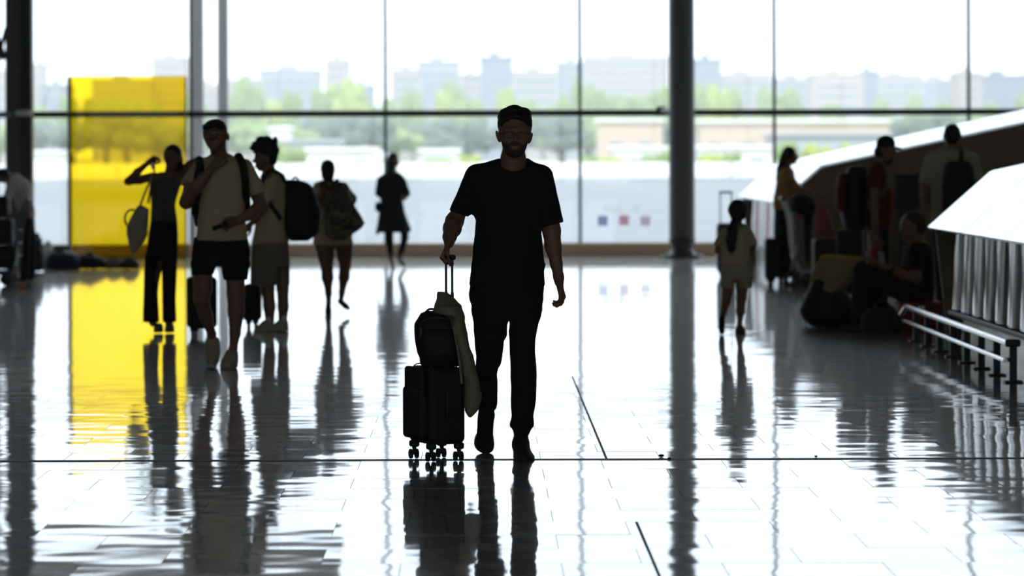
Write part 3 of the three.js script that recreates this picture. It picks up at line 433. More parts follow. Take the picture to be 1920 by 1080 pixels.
// ---- man in cream t-shirt and navy shorts, hand at his chin
{
  const f = stand('person', 412, 30.75, 'man in cream t-shirt and dark shorts with his hand at his chin', 'person'), { C, E, S, K, J, part, g } = f;
  mesh('body', joinSoft([soft([
    S([[288, 396, 430, -0.02, 0.06], [300, 378, 450, -0.02, 0.08], [330, 366, 466, -0.02, 0.09], [400, 376, 456, -0.01, 0.1], [450, 374, 456, 0, 0.09], [480, 376, 452, 0, 0.08]]),
    K([[376, 310, -0.02, 12], [357, 350, 0.06, 12], [349, 379, 0.12, 12.5], [366, 352, 0.2, 11.5], [398, 314, 0.2, 7.5]]), K([[460, 312, -0.02, 13], [482, 362, 0.0, 13.5], [489, 383, 0.04, 12.5], [468, 402, 0.16, 10], [447, 414, 0.2, 8]]),
    K([[380, 500, 0, 20], [380, 540, -0.02, 17], [377, 560, -0.02, 14.5], [386, 592, -0.1, 12.5], [397, 626, -0.2, 8], [399, 640, -0.22, 8]]), K([[441, 505, 0, 19], [442, 550, 0.03, 16.5], [443, 584, 0.03, 15.5], [441, 625, 0.03, 10], [437, 656, 0.04, 7.5], [434, 672, 0.05, 8]]),
  ].flat(), 0.011, { k: 0.02 }), soft([E(403, 246, -0.02, 22.5, 21, 0.095), S([[246, 381, 426, 0.0, 0.09], [258, 381, 426, 0.008, 0.085], [270, 386, 423, 0.02, 0.075], [280, 393, 416, 0.03, 0.055], [285, 399, 410, 0.034, 0.035]]), C(399, 255, 0.088, 2, 397, 264, 0.11, 3), E(428, 257, -0.02, 2.6, 7.5, 0.016), E(392, 256, 0.085, 4, 2.8, 0.014, { sub: true, k: 0.01 }), E(409, 256, 0.088, 4, 2.8, 0.014, { sub: true, k: 0.01 }), C(395, 272, 0.084, 1.5, 405, 272, 0.086, 1.5, { k: 0.006 }), C(408, 268, -0.02, 15, 411, 296, -0.03, 16)], 0.006, { k: 0.015 }),
  soft(hand(J(398, 314, 0.2), [0.55, 0.8, -0.1], [0.3, -0.2, -0.9], { curl: 0.35, side: -1, size: 0.95 }), 0.005, { k: 0.006 }), soft(hand(J(447, 414, 0.2), [-0.95, -0.25, 0.1], [0.1, -0.5, 0.85], { curl: 0.6, side: 1, size: 0.95 }), 0.005, { k: 0.006 })]), skin, g);
  part('t_shirt', [S([[291, 393, 432, -0.02, 0.06], [296, 384, 446, -0.02, 0.08], [305, 370, 462, -0.02, 0.1], [330, 366, 468, -0.015, 0.115], [380, 373, 461, 0, 0.125], [402, 372, 459, 0.005, 0.13], [440, 369, 463, 0.01, 0.13], [451, 364, 465, 0.01, 0.13]], { e: 2.3 }), C(378, 310, -0.02, 14, 353, 347, 0.07, 17, { cut: [-0.4, -0.75, 0.5] }), C(458, 312, -0.02, 15, 483, 364, 0.0, 18.5, { cut: [0.3, -0.95, 0] })], beige, 0.01, { k: 0.035, wr: 0.003, wf: 8 });
  part('shorts', [S([[444, 364, 464, 0.01, 0.115], [470, 360, 469, 0, 0.125], [500, 358, 468, 0, 0.12]], { e: 2.3 }), S([[490, 358, 408, -0.01, 0.105], [515, 358, 400, -0.015, 0.095]], { e: 2.3 }), S([[490, 413, 469, 0.01, 0.105], [525, 419, 464, 0.015, 0.095]], { e: 2.3 })], ink, 0.01, { k: 0.01, wr: 0.002 });
  part('hair', [E(403, 243, -0.026, 23, 20, 0.1), C(385, 238, 0.06, 6, 415, 233, 0.06, 7), E(406, 252, -0.05, 21, 24, 0.07)], hairM, 0.006, { k: 0.012, wr: 0.003, wf: 55, cn: 0.008, clip: (() => { const a = J(403, 240, 0.07), b = J(403, 262, 0.0); return (x, y, z) => ((z - b[2]) * (a[1] - b[1]) - (y - b[1]) * (a[2] - b[2])) / Math.hypot(a[1] - b[1], a[2] - b[2]); })() });
  part('shoe', [S([[632, 389, 409, -0.24, 0.05], [645, 386, 413, -0.22, 0.08], [660, 385, 413.5, -0.18, 0.1], [674, 386, 411, -0.12, 0.1], [684, 389, 408, -0.08, 0.09]])], shoeBeige, 0.009, { k: 0.02 });
  part('shoe', [S([[656, 425, 446, 0.02, 0.06], [666, 420, 447, 0.05, 0.1], [678, 414, 447, 0.09, 0.13], [686, 412, 446, 0.1, 0.135], [692, 414, 445, 0.1, 0.13]])], shoeBeige, 0.009, { k: 0.02 });
  const ring = (cx) => { const p = []; for (let i = 0; i < 14; i++) { const a = i / 14 * 6.2832; p.push(V(...J(cx + 6.8 * Math.cos(a), 256 + 4.8 * Math.sin(a), 0.1))); } return tube(p, 0.0022, 28, 6, true); };
  mesh('glasses', merge([ring(391.5), ring(408.5), tube([J(398, 255, 0.102), J(400, 254, 0.105), J(402, 255, 0.102)], 0.002, 6, 6), tube([J(415, 254, 0.1), J(427, 253.5, 0.06), J(428.5, 254, -0.02)], 0.002, 10, 6)]), M(0.02, 0.02, 0.02, 0.3), g);
  const b = stand('backpack', 412, 30.98, 'black backpack on the back of the man in cream', 'backpack');
  b.part('pack', [b.S([[300, 385, 445, -0.0, 0.06], [320, 372, 456, -0.03, 0.09], [370, 366, 462, -0.05, 0.12], [405, 362, 462, -0.05, 0.12], [425, 366, 458, -0.03, 0.09]], { e: 2.6 })], nylon, 0.012, { k: 0.03, wr: 0.003 });
  for (const q of [[[376, 303, 0.12], [373, 300, 0.24], [375, 315, 0.34], [371, 335, 0.35], [368, 370, 0.28], [366, 400, 0.14]], [[444, 298, 0.12], [448, 294, 0.24], [456, 312, 0.345], [459, 330, 0.36], [461, 360, 0.33], [463, 395, 0.15]]]) mesh('shoulder_strap', tube(q.map((p) => b.J(...p)), 0.03, 30, 8).scale(1, 1, 1), nylon, b.g);
  const ph = mesh('phone', rbox(0.12, 0.008, 0.055, 0.0035), M(0.015, 0.015, 0.017, 0.3)); const pp = at(413, 424, 30.48); ph.position.copy(pp); ph.rotation.set(0.5, 0.2, 0.28); tag(ph, 'slim dark phone in the lowered hand of the man in cream', 'phone');
}

// ---- woman with both arms raised before the yellow panel
{
  const f = stand('person', 305, 36.8, 'woman in grey vest and wide black trousers with both arms raised', 'person'), { C, E, S, K, J, part, g } = f;
  mesh('body', joinSoft([soft([
    S([[322, 300, 332, 0, 0.05], [332, 284, 344, 0, 0.075], [350, 284, 338, 0.01, 0.09], [385, 286, 327, 0, 0.085], [410, 286, 329, 0, 0.085], [445, 288, 328, -0.01, 0.085]]),
    K([[288, 331, 0, 8.5], [262, 337, 0.05, 8], [240, 340, 0.08, 7], [258, 322, 0.12, 6.5], [277, 306, 0.14, 4.6]]), K([[338, 330, -0.01, 8.5], [360, 311, -0.06, 7.5], [372, 301, -0.08, 6.5], [358, 305, -0.09, 5.8], [344, 313, -0.09, 4.6]]),
    K([[296, 470, 0, 14], [286, 540, 0, 10], [287, 605, 0, 8]]), K([[318, 470, 0, 14], [317, 540, 0, 10], [317, 605, 0, 8]]),
  ].flat(), 0.011, { k: 0.02 }), soft([E(323, 292, -0.01, 16.5, 19.5, 0.092), S([[292, 308, 339, 0.005, 0.085], [304, 309, 337, 0.015, 0.075], [313, 313, 332, 0.022, 0.055], [319, 318, 327, 0.026, 0.035]]), C(315, 298, 0.08, 1.8, 313.5, 305, 0.1, 2.4), C(322, 308, -0.01, 10, 318, 328, -0.01, 10.5)], 0.007, { k: 0.015 }), soft(hand(J(277, 306, 0.14), [0.8, 0.55, 0.1], [0.3, -0.6, 0.7], { curl: 0.7, size: 0.85, side: 1 }), 0.005, { k: 0.006 }), soft(hand(J(344, 313, -0.09), [-0.95, -0.1, 0.1], [0.1, -0.3, 0.9], { curl: 0.5, size: 0.85 }), 0.005, { k: 0.006 })]), skinD, g);
  part('vest', [S([[333, 291, 339, 0.002, 0.08], [345, 283, 338, 0.01, 0.098], [362, 282.5, 333, 0.015, 0.105], [385, 283.5, 328.5, 0.005, 0.095], [407, 282.5, 331.5, 0.002, 0.098], [417, 282, 333, 0.0, 0.1]]), C(292, 338, 0.0, 4, 295, 326, -0.02, 3.4), C(333, 338, 0.0, 4, 333, 326, -0.02, 3.4)], M(0.085, 0.085, 0.08, 0.9), 0.01, { k: 0.02, wr: 0.0015 });
  part('trousers', [S([[411, 283, 332, 0, 0.1], [440, 278, 334, -0.01, 0.115], [470, 275, 333.5, -0.01, 0.115], [486, 272, 333, 0, 0.105]]), S([[478, 272, 303, 0, 0.1], [513, 270, 295, 0, 0.085], [560, 269, 296.5, 0, 0.08], [604, 267.5, 299, 0.01, 0.095]]), S([[478, 303, 333, 0, 0.1], [513, 303.5, 331.5, 0, 0.085], [560, 304, 329.5, 0, 0.08], [604, 304.5, 331, 0.01, 0.095]])], black, 0.01, { k: 0.008, wr: 0.0015 });
  for (const x of [297, 318]) part('shoe', [S([[606, x - 7, x + 7, 0.02, 0.06], [614, x - 9, x + 9, 0.05, 0.11], [623, x - 9.5, x + 9.5, 0.06, 0.12]])], M(0.2, 0.17, 0.13, 0.8), 0.009, { k: 0.01 });
  part('hair', [E(324, 289, -0.02, 17.5, 18.5, 0.095), E(329, 302, -0.05, 12.5, 22, 0.06), K([[334, 300, -0.05, 9], [337, 325, -0.08, 8], [336, 345, -0.1, 5]])], hairM, 0.008, { k: 0.02, clip: (() => { const a = J(322, 280, 0.07), b = J(322, 312, -0.005); return (x, y, z) => ((z - b[2]) * (a[1] - b[1]) - (y - b[1]) * (a[2] - b[2])) / Math.hypot(a[1] - b[1], a[2] - b[2]) - 0.05 * Math.max(0, (x - b[0]) * 4); })() });
  const bo = stand('water_bottle', 288, 36.66, 'small clear bottle in the raised hand of the woman in the vest', 'bottle');
  { const a = bo.J(284.5, 303, 0), b2 = bo.J(289.5, 321, 0), d = V(b2[0] - a[0], b2[1] - a[1], 0), o = mesh('flask', new THREE.LatheGeometry([[0, 0], [0.017, 0.002], [0.019, 0.01], [0.019, 0.055], [0.012, 0.068], [0.007, 0.074], [0.007, 0.08], [0, 0.08]].map((q) => new THREE.Vector2(...q)), 16), M(0.7, 0.74, 0.76, 0.25), bo.g); o.position.set(...a); o.quaternion.setFromUnitVectors(V(0, 1, 0), d.normalize());
    const c = mesh('cap', new THREE.CylinderGeometry(0.009, 0.009, 0.014, 12), whiteM, bo.g); c.position.set(b2[0] + 0.001, b2[1] + 0.0, 0); c.quaternion.copy(o.quaternion); }
  const b = stand('tote_bag', 256, 36.62, 'beige canvas tote bag hanging from the shoulder of the woman in the vest', 'bag');
  b.part('sack', [b.S([[384, 260, 266, 0, 0.02], [392, 254, 279, 0, 0.05], [405, 246, 279, 0.01, 0.075], [425, 237, 278, 0.01, 0.085], [440, 238, 277, 0.01, 0.085], [452, 240, 272, 0.01, 0.075], [464, 244, 262, 0.01, 0.055], [474, 247.5, 252, 0.01, 0.03]])], canvas, 0.01, { k: 0.02, wr: 0.005, wf: 9 });
  mesh('strap', tube([b.J(262, 388, 0.01), b.J(270, 366, 0.03), b.J(280, 343, 0.0), b.J(288, 325, -0.16), b.J(284, 345, -0.2), b.J(278, 380, -0.05)], 0.011, 40, 6), canvas, b.g);
  mesh('hand_loop', tube([b.J(252, 394, 0.02), b.J(243, 394, 0.03), b.J(235, 404, 0.03), b.J(235, 416, 0.03), b.J(239, 424, 0.03)], 0.009, 24, 6), black, b.g);
}

// ---- boy with a large backpack, facing the woman
{
  const f = stand('person', 508, 37, 'tousled boy in cream t-shirt and long khaki shorts seen from the side', 'person'), { C, E, S, K, J, part, g } = f;
  mesh('body', joinSoft([soft([
    S([[318, 494, 518, 0, 0.06], [330, 488, 530, 0, 0.13], [370, 484, 538, 0, 0.15], [440, 480, 538, 0, 0.14], [470, 480, 538, 0, 0.14]]),
    K([[508, 336, 0.17, 11], [500, 375, 0.2, 9.5], [494, 392, 0.2, 8], [478, 412, 0.2, 6.5], [470, 420, 0.2, 5]]),
    K([[500, 500, 0.08, 15], [502, 540, 0.08, 12.5], [505, 575, 0.08, 11.5], [506, 608, 0.08, 8]]), K([[528, 500, -0.08, 14], [530, 540, -0.08, 11.5], [531, 575, -0.08, 10.5], [530, 608, -0.08, 8]]),
  ].flat(), 0.011, { k: 0.02 }), soft([E(498, 286, 0, 20, 23, 0.078), S([[286, 478, 512, 0, 0.07], [298, 477.5, 508, 0, 0.066], [308, 479, 504, 0, 0.06], [318, 482, 498, 0, 0.045], [321, 485, 494, 0, 0.03]]), C(479, 297, 0, 2, 475.5, 303, 0, 3), C(480, 312, 0, 2.2, 478.5, 313, 0, 2), E(501, 300, 0.073, 5, 7.5, 0.012), C(502, 308, 0, 12, 506, 332, 0, 13)], 0.007, { k: 0.015 }), soft(hand(J(470, 420, 0.2), [-0.7, -0.7, 0], [0.3, -0.3, -0.9], { curl: 0.5, size: 0.85 }), 0.005, { k: 0.006 })]), skin, g);
  part('t_shirt', [S([[320, 496, 522, 0, 0.08], [327, 491, 533, 0, 0.15], [345, 486, 540, 0, 0.18], [380, 482, 541, 0, 0.18], [430, 477, 541, 0, 0.17], [456, 471, 542, 0, 0.17]], { e: 2.2 }), C(510, 338, 0.16, 14, 500, 376, 0.2, 14.5, { cut: [-0.2, -0.98, 0] })], beige, 0.011, { k: 0.035, wr: 0.003, wf: 8 });
  part('shorts', [S([[452, 473, 541, 0, 0.16], [480, 471, 543, 0, 0.17], [500, 470, 543.5, 0, 0.16]], { e: 2.2 }), S([[490, 470, 525, 0.08, 0.1], [535, 469, 520, 0.08, 0.1]], { e: 2.2 }), S([[490, 512, 543.5, -0.08, 0.1], [535, 514, 543.5, -0.08, 0.1]], { e: 2.2 })], khaki, 0.011, { k: 0.015, wr: 0.002 });
  part('hair', [E(500, 280, 0, 21, 22, 0.088), E(509, 292, 0, 12, 20, 0.08), E(482, 274, 0.02, 9, 9, 0.055), E(474, 277, 0.0, 5.5, 6.5, 0.04), E(479, 283, 0.035, 5, 6, 0.03), E(478, 270, -0.02, 6, 6, 0.04), E(486, 266, 0.03, 7, 6, 0.04), E(516, 262, 0.02, 5, 6, 0.04), E(519, 282, 0.0, 5, 9, 0.05), E(490, 263, 0, 11, 8, 0.06), E(512, 270, 0, 9, 10, 0.06), E(500, 261, 0, 10, 6.5, 0.06)], hairM, 0.007, { k: 0.008, wr: 0.006, wf: 40, clip: (() => { const b = J(490, 292, 0); return (x, y) => Math.min((b[1] - y), 0.0 + (b[0] - x)) < 0 ? -1 : Math.min(b[1] - y, b[0] - x); })() });
  for (const [x, z] of [[500, 0.08], [527, -0.08]]) { part('sock', [S([[590, x - 2, x + 12, z, 0.045], [612, x - 3, x + 12, z, 0.045]])], whiteM, 0.01); part('shoe', [S([[600, x - 6, x + 13, z, 0.045], [610, x - 17, x + 14.5, z, 0.05], [619, x - 25, x + 15, z, 0.053], [625, x - 26, x + 15, z, 0.05]])], shoeBeige, 0.009, { k: 0.015 }); }
  const b = stand('backpack', 560, 37, 'big rounded black backpack worn by the tousled boy', 'backpack');
  b.part('pack', [b.S([[337, 533, 560, 0, 0.08], [343, 530, 578, 0, 0.12], [352, 528, 588, 0, 0.14], [370, 527, 595, 0, 0.15], [400, 526, 598.5, 0, 0.155], [425, 527, 598.5, 0, 0.155], [440, 531, 594, 0, 0.145], [452, 545, 578, 0, 0.1]], { e: 2.4 })], nylon, 0.012, { k: 0.03, wr: 0.003 });
  b.part('front_pocket', [b.S([[385, 585, 601, 0, 0.09], [400, 585, 603, 0, 0.11], [436, 585, 599, 0, 0.1]], { e: 2.6 })], nylon, 0.012, { k: 0.02 });
  mesh('haul_loop', tube([b.J(548, 341, 0), b.J(551, 333, 0), b.J(557, 333, 0), b.J(559, 341, 0)], 0.009, 16, 6), nylon, b.g);
  for (const z of [0.12, -0.12]) mesh('shoulder_strap', tube([b.J(536, 342, z), b.J(522, 325, z * 1.05), b.J(508, 320, z * 1.25), b.J(494, 334, z * 1.55), b.J(489, 358, z * 1.7), b.J(508, 384, z * 1.75), b.J(526, 412, z * 1.3)], 0.02, 40, 8), nylon, b.g);
}
function roller(px0, px1, top, bottom, D, m, label, { handle = 0, turn = 0.25, depth = 0.24, group } = {}) {
  const a = at(px0, bottom, D), b = at(px1, top, D), w = b.x - a.x, h = b.y, t = thing('rolling_suitcase', V((a.x + b.x) / 2, 0, -D), label, 'suitcase', group);
  t.rotation.y = turn; mesh('shell', rbox(w, h - 0.06, depth, 0.045, 0, (h + 0.06) / 2, 0, 4), m, t);
  for (const q of [-0.3, -0.1, 0.1, 0.3]) mesh('rib', rbox(w * 0.06, h - 0.16, 0.012, 0.005, w * q, (h + 0.06) / 2, depth / 2 + 0.003, 2), m, t);
  for (const x of [-1, 1]) for (const z of [-1, 1]) { const c = mesh('caster', rbox(0.045, 0.04, 0.045, 0.01, x * (w / 2 - 0.05), 0.055, z * (depth / 2 - 0.04), 2), rubber, t), q = new THREE.CylinderGeometry(0.026, 0.026, 0.024, 16); q.rotateZ(1.5708); q.translate(x * (w / 2 - 0.05), 0.026, z * (depth / 2 - 0.04)); mesh('wheel', q, M(0.3, 0.3, 0.3, 0.5), c); }
  if (handle) { mesh('handle', merge([bar([-0.07, h - 0.02, -depth / 2 + 0.04], [-0.07, h + handle, -depth / 2 + 0.04], 0.009), bar([0.07, h - 0.02, -depth / 2 + 0.04], [0.07, h + handle, -depth / 2 + 0.04], 0.009), rbox(0.17, 0.03, 0.03, 0.012, 0, h + handle, -depth / 2 + 0.04)]), M(0.55, 0.58, 0.62, 0.5), t); }
  return t;
}
roller(353, 404, 518, 628, 36.3, nylon, 'black ribbed suitcase behind the legs of the man in cream');
roller(456, 490, 532, 612, 37.9, nylon, 'small black ribbed suitcase at the feet of the tousled boy', { turn: 0 });

// ---- woman walking away with a slouchy patterned rucksack
{
  const f = stand('person', 625, 41, 'barelegged woman in short cream dress walking away with a slouchy rucksack', 'person'), { C, E, S, K, J, part, g } = f;
  mesh('body', joinSoft([soft([
    S([[338, 602, 630, 0, 0.05], [346, 592, 642, 0, 0.08], [400, 594, 654, 0, 0.1], [445, 592, 656, 0, 0.11], [465, 592, 656, 0, 0.11]]),
    K([[596, 350, 0, 9], [592, 372, 0.06, 8.5], [598, 388, 0.14, 7.5], [606, 366, 0.2, 6]]), K([[644, 350, 0, 9], [660, 374, -0.06, 8], [655, 392, -0.16, 7], [645, 402, -0.2, 5]]),
    K([[608, 455, 0, 18], [611, 480, 0.02, 15], [612.5, 497, 0.02, 11.5], [614, 520, 0.02, 11], [616, 550, 0.0, 6], [616, 570, 0, 4.5], [615.5, 584, 0.0, 5]]), K([[645, 455, 0, 17], [646, 480, -0.04, 14], [647, 497, -0.05, 10.5], [645, 520, 0.0, 10], [641, 548, 0.1, 5.5], [639.5, 562, 0.14, 5]]),
  ].flat(), 0.011, { k: 0.025 }), soft([E(614.5, 318, 0, 13.2, 17.5, 0.09), C(615, 330, -0.01, 9, 616, 346, 0, 10.5)], 0.009, { k: 0.02 }), soft(hand(J(606, 366, 0.2), [0.2, 0.9, 0.1], [0.3, 0, -0.9], { size: 0.85, curl: 0.6 }), 0.006, { k: 0.006 }), soft(hand(J(645, 402, -0.2), [-0.6, -0.7, 0], [0, 0, -1], { size: 0.85, curl: 0.6 }), 0.006, { k: 0.006 })]), skinD, g);
  part('dress', [S([[341, 602, 632, 0, 0.07], [346, 589, 645, 0, 0.09], [365, 591, 652, 0, 0.115], [400, 592, 656, 0, 0.12], [440, 588, 660, 0, 0.13], [459, 586, 662, 0, 0.135]]), C(642, 351, 0, 9.5, 662, 376, -0.06, 10.5, { cut: [0.5, -0.85, 0] }), C(597, 351, 0, 9, 592, 364, 0.04, 9.5, { cut: [-0.3, -0.95, 0] })], beige, 0.011, { k: 0.03, wr: 0.003 });
  part('hair', [E(614.5, 316.5, -0.005, 13.8, 17.8, 0.095), E(614.5, 328, 0.03, 12, 12, 0.07)], hairM, 0.009, { k: 0.02, wr: 0.002 });
  part('shoe', [S([[572, 611, 620, -0.0, 0.05], [582, 609, 622, -0.03, 0.1], [590, 609, 622, -0.03, 0.11], [593, 609, 621, -0.03, 0.11]])], black, 0.009, { k: 0.01 });
  part('shoe', [K([[638, 565, 0.15, 5.5], [648, 574, 0.1, 5.5], [653, 578, 0.08, 4]])], black, 0.009, { k: 0.01 });
  const b = stand('slouchy_rucksack', 645, 40.72, 'slouchy mottled grey-brown rucksack slung on the back of the barelegged woman', 'backpack');
  const geo = soft([b.S([[341, 624, 642, 0, 0.04], [352, 616, 650, 0, 0.07], [372, 611, 658, 0.02, 0.1], [384, 609, 664, 0.03, 0.12], [400, 607.5, 674, 0.03, 0.13], [418, 607, 684, 0.03, 0.13], [428, 608, 678, 0.03, 0.13], [441, 610, 660, 0.02, 0.11], [450, 622, 646, 0.01, 0.08]])], 0.011, { k: 0.02, wr: 0.007, wf: 8 });
  { const p = geo.attributes.position, c = new Float32Array(p.count * 3); for (let i = 0; i < p.count; i++) { const n = noise.noise(p.getX(i) * 22, p.getY(i) * 22, p.getZ(i) * 22), v = n > 0.12 ? [0.22, 0.18, 0.12] : n < -0.15 ? [0.05, 0.045, 0.04] : [0.12, 0.105, 0.085]; c.set(v, i * 3); } geo.setAttribute('color', new THREE.BufferAttribute(c, 3)); }
  mesh('sack', geo, M(1, 1, 1, 0.9, { vertexColors: true }), b.g);
  mesh('flap', soft([b.S([[350, 620, 650, 0.05, 0.06], [372, 618, 656, 0.08, 0.06], [392, 622, 660, 0.1, 0.06]])], 0.011, { k: 0.02, wr: 0.004 }), M(0.1, 0.09, 0.075, 0.9), b.g);
  for (const q of [[[630, 345, 0.02], [632, 338, -0.16], [636, 350, -0.3], [630, 390, -0.34]], [[618, 352, 0.04], [604, 344, -0.12], [600, 360, -0.3]]]) mesh('shoulder_strap', tube(q.map((p) => b.J(...p)), 0.018, 24, 6), M(0.05, 0.045, 0.04, 0.9), b.g);
}
// ---- woman in a dark coat dress by the glass
{
  const f = stand('person', 738, 57.7, 'woman in dark flared coat and leggings walking towards the glass', 'person'), { C, E, S, K, J, part, g } = f;
  mesh('body', joinSoft([soft([
    S([[322, 728, 746, 0, 0.05], [330, 718, 756, 0, 0.08], [380, 720, 756, 0, 0.1], [430, 718, 758, 0, 0.1]]),
    K([[713, 340, 0, 5], [710, 364, -0.06, 5], [722, 376, -0.18, 4.5], [734, 372, -0.22, 4]]), K([[756, 342, 0, 5], [764, 364, -0.02, 5], [757, 372, -0.14, 4.2], [748, 368, -0.22, 3.6]]),
    K([[729, 425, 0, 8], [730.5, 455, -0.02, 6.5], [732, 480, -0.03, 4.6], [735.5, 496, -0.02, 3]]), K([[757, 425, 0, 8], [759, 446, -0.05, 6.5], [753, 470, 0.1, 5], [748.5, 486, 0.2, 3.2]]),
  ].flat(), 0.014, { k: 0.02 }), soft([E(737.5, 301, 0, 10, 14, 0.09), E(745, 306, 0.02, 3.4, 5, 0.05), C(737, 312, 0, 6, 737, 326, 0, 7)], 0.011, { k: 0.02 }), soft(hand(J(734, 372, -0.22), [0.8, 0.3, 0], [0, 0, -1], { size: 0.85 }), 0.008, { k: 0.006 }), soft(hand(J(748, 368, -0.22), [-0.8, 0.3, 0], [0, 0, -1], { size: 0.85 }), 0.008, { k: 0.006 })]), skinD, g);
  part('coat', [S([[322, 727, 746, 0, 0.06], [328, 714, 755, 0, 0.09], [335, 709, 759, 0, 0.11], [352, 711, 756, 0, 0.12], [375, 713, 755, 0, 0.12], [400, 710, 760, 0, 0.14], [422, 707, 768, 0, 0.17], [430, 706, 772, 0, 0.18], [436, 706, 768, 0, 0.18]]), C(714, 338, 0, 7.5, 710, 362, 0.05, 7), C(755, 340, 0, 7, 763, 362, 0.02, 6.5), E(709, 388, 0.1, 6, 10, 0.06), C(708, 430, 0, 3, 707.5, 438, 0, 3)], M(0.014, 0.019, 0.028, 0.9), 0.013, { k: 0.025, wr: 0.004 });
  part('leggings', [K([[729, 420, 0, 9], [730.5, 455, -0.02, 7.2], [732, 476, -0.03, 5.5]]), K([[757, 420, 0, 9], [759, 446, -0.05, 7.2], [753, 470, 0.1, 5.6], [750, 478, 0.15, 4.6]])], black, 0.013, { k: 0.01 });
  part('hair', [E(737, 299, -0.01, 10.8, 13.5, 0.095), K([[733, 305, 0.03, 8], [732, 322, 0.07, 7], [732, 335, 0.09, 4]])], hairM, 0.011, { k: 0.02 });
  part('shoe', [K([[735.5, 497, -0.02, 3.2], [737, 501, 0.02, 3], [736, 501, -0.12, 2.6]])], black, 0.009, { k: 0.01 });
  part('shoe', [K([[748, 484, 0.2, 3.2], [753, 492, 0.16, 3.4], [759, 499, 0.1, 2.6]])], black, 0.009, { k: 0.01 });
}
// ---- girl with a ponytail walking away
{
  const f = stand('person', 1381, 36.2, 'small girl with a long ponytail in cream t-shirt and shorts', 'person'), { C, E, S, K, J, part, g } = f;
  mesh('body', joinSoft([soft([
    S([[419, 1372, 1396, 0, 0.04], [428, 1358, 1404, 0, 0.06], [470, 1360, 1404, 0, 0.075], [500, 1358, 1406, 0, 0.085], [530, 1358, 1406, 0, 0.085]]),
    K([[1358, 436, 0, 7.5], [1348, 456, -0.05, 6.5], [1346, 470, -0.1, 5.5], [1352, 462, -0.2, 4.5]]), K([[1404, 436, 0, 7.5], [1412, 460, -0.03, 6.2], [1406, 474, -0.1, 5.2], [1398, 470, -0.18, 4.4]]),
    K([[1367, 525, 0, 11.5], [1364, 550, 0.02, 9.8], [1361, 566, 0.05, 8.5], [1356.5, 585, 0.13, 6.5], [1354, 598, 0.18, 4.6]]), K([[1392, 525, 0, 11.5], [1390, 560, -0.02, 8.6], [1388.5, 583, 0, 7.4], [1387, 608, 0, 4.4], [1387, 618, 0, 5]]),
  ].flat(), 0.01, { k: 0.02 }), soft([E(1383, 393, 0, 17, 19, 0.082), C(1383, 408, -0.01, 8.5, 1384, 428, 0, 8.5)], 0.008, { k: 0.015 }), soft(hand(J(1352, 462, -0.2), [0.3, 0.7, -0.4], [0.6, 0, -0.6], { size: 0.62, curl: 0.6 }), 0.005, { k: 0.005 }), soft(hand(J(1398, 470, -0.18), [-0.4, 0.6, -0.4], [-0.6, 0, -0.6], { size: 0.62, curl: 0.6 }), 0.005, { k: 0.005 })]), skin, g);
  part('t_shirt', [S([[423, 1370, 1399, 0, 0.055], [429, 1356, 1406, 0, 0.075], [440, 1352, 1408, 0, 0.085], [465, 1353, 1406, 0, 0.095], [490, 1351, 1408, 0, 0.105], [496, 1351, 1409, 0, 0.105]]), C(1359, 436, 0, 9, 1346, 461, -0.05, 10, { cut: [-0.35, -0.93, 0] }), C(1403, 436, 0, 9, 1412, 459, -0.03, 9.5, { cut: [0.3, -0.95, 0] })], M(0.5, 0.42, 0.27, 0.9), 0.01, { k: 0.025, wr: 0.003, wf: 10 });
  part('shorts', [S([[486, 1352, 1409, 0, 0.1], [515, 1350.5, 1412, 0, 0.105], [525, 1351, 1412, 0, 0.1]]), S([[515, 1351, 1381, 0, 0.1], [540, 1352, 1377, 0, 0.09]]), S([[515, 1381, 1412, 0, 0.1], [540, 1380, 1410, 0, 0.09]])], M(0.4, 0.36, 0.26, 0.9), 0.01, { k: 0.012, wr: 0.002 });
  part('hair', [E(1383, 393, 0.004, 18.3, 19.5, 0.088), E(1383, 402, 0.03, 15, 15, 0.07), K([[1377, 414, 0.09, 6.5], [1373, 430, 0.115, 9.5], [1371, 450, 0.12, 10], [1371, 464, 0.12, 8], [1371, 472, 0.115, 4]])], hairM, 0.008, { k: 0.015, wr: 0.003 });
  part('shoe', [K([[1353.5, 598, 0.19, 6], [1353, 612, 0.2, 6], [1353.5, 622, 0.17, 5.5]])], black, 0.008, { k: 0.01 });
  part('shoe', [S([[610, 1381, 1393, 0.01, 0.045], [618, 1379, 1397, -0.02, 0.08], [626, 1377, 1400, -0.03, 0.095], [631, 1377, 1401, -0.03, 0.095]])], M(0.09, 0.06, 0.05, 0.8), 0.008, { k: 0.01 });
}

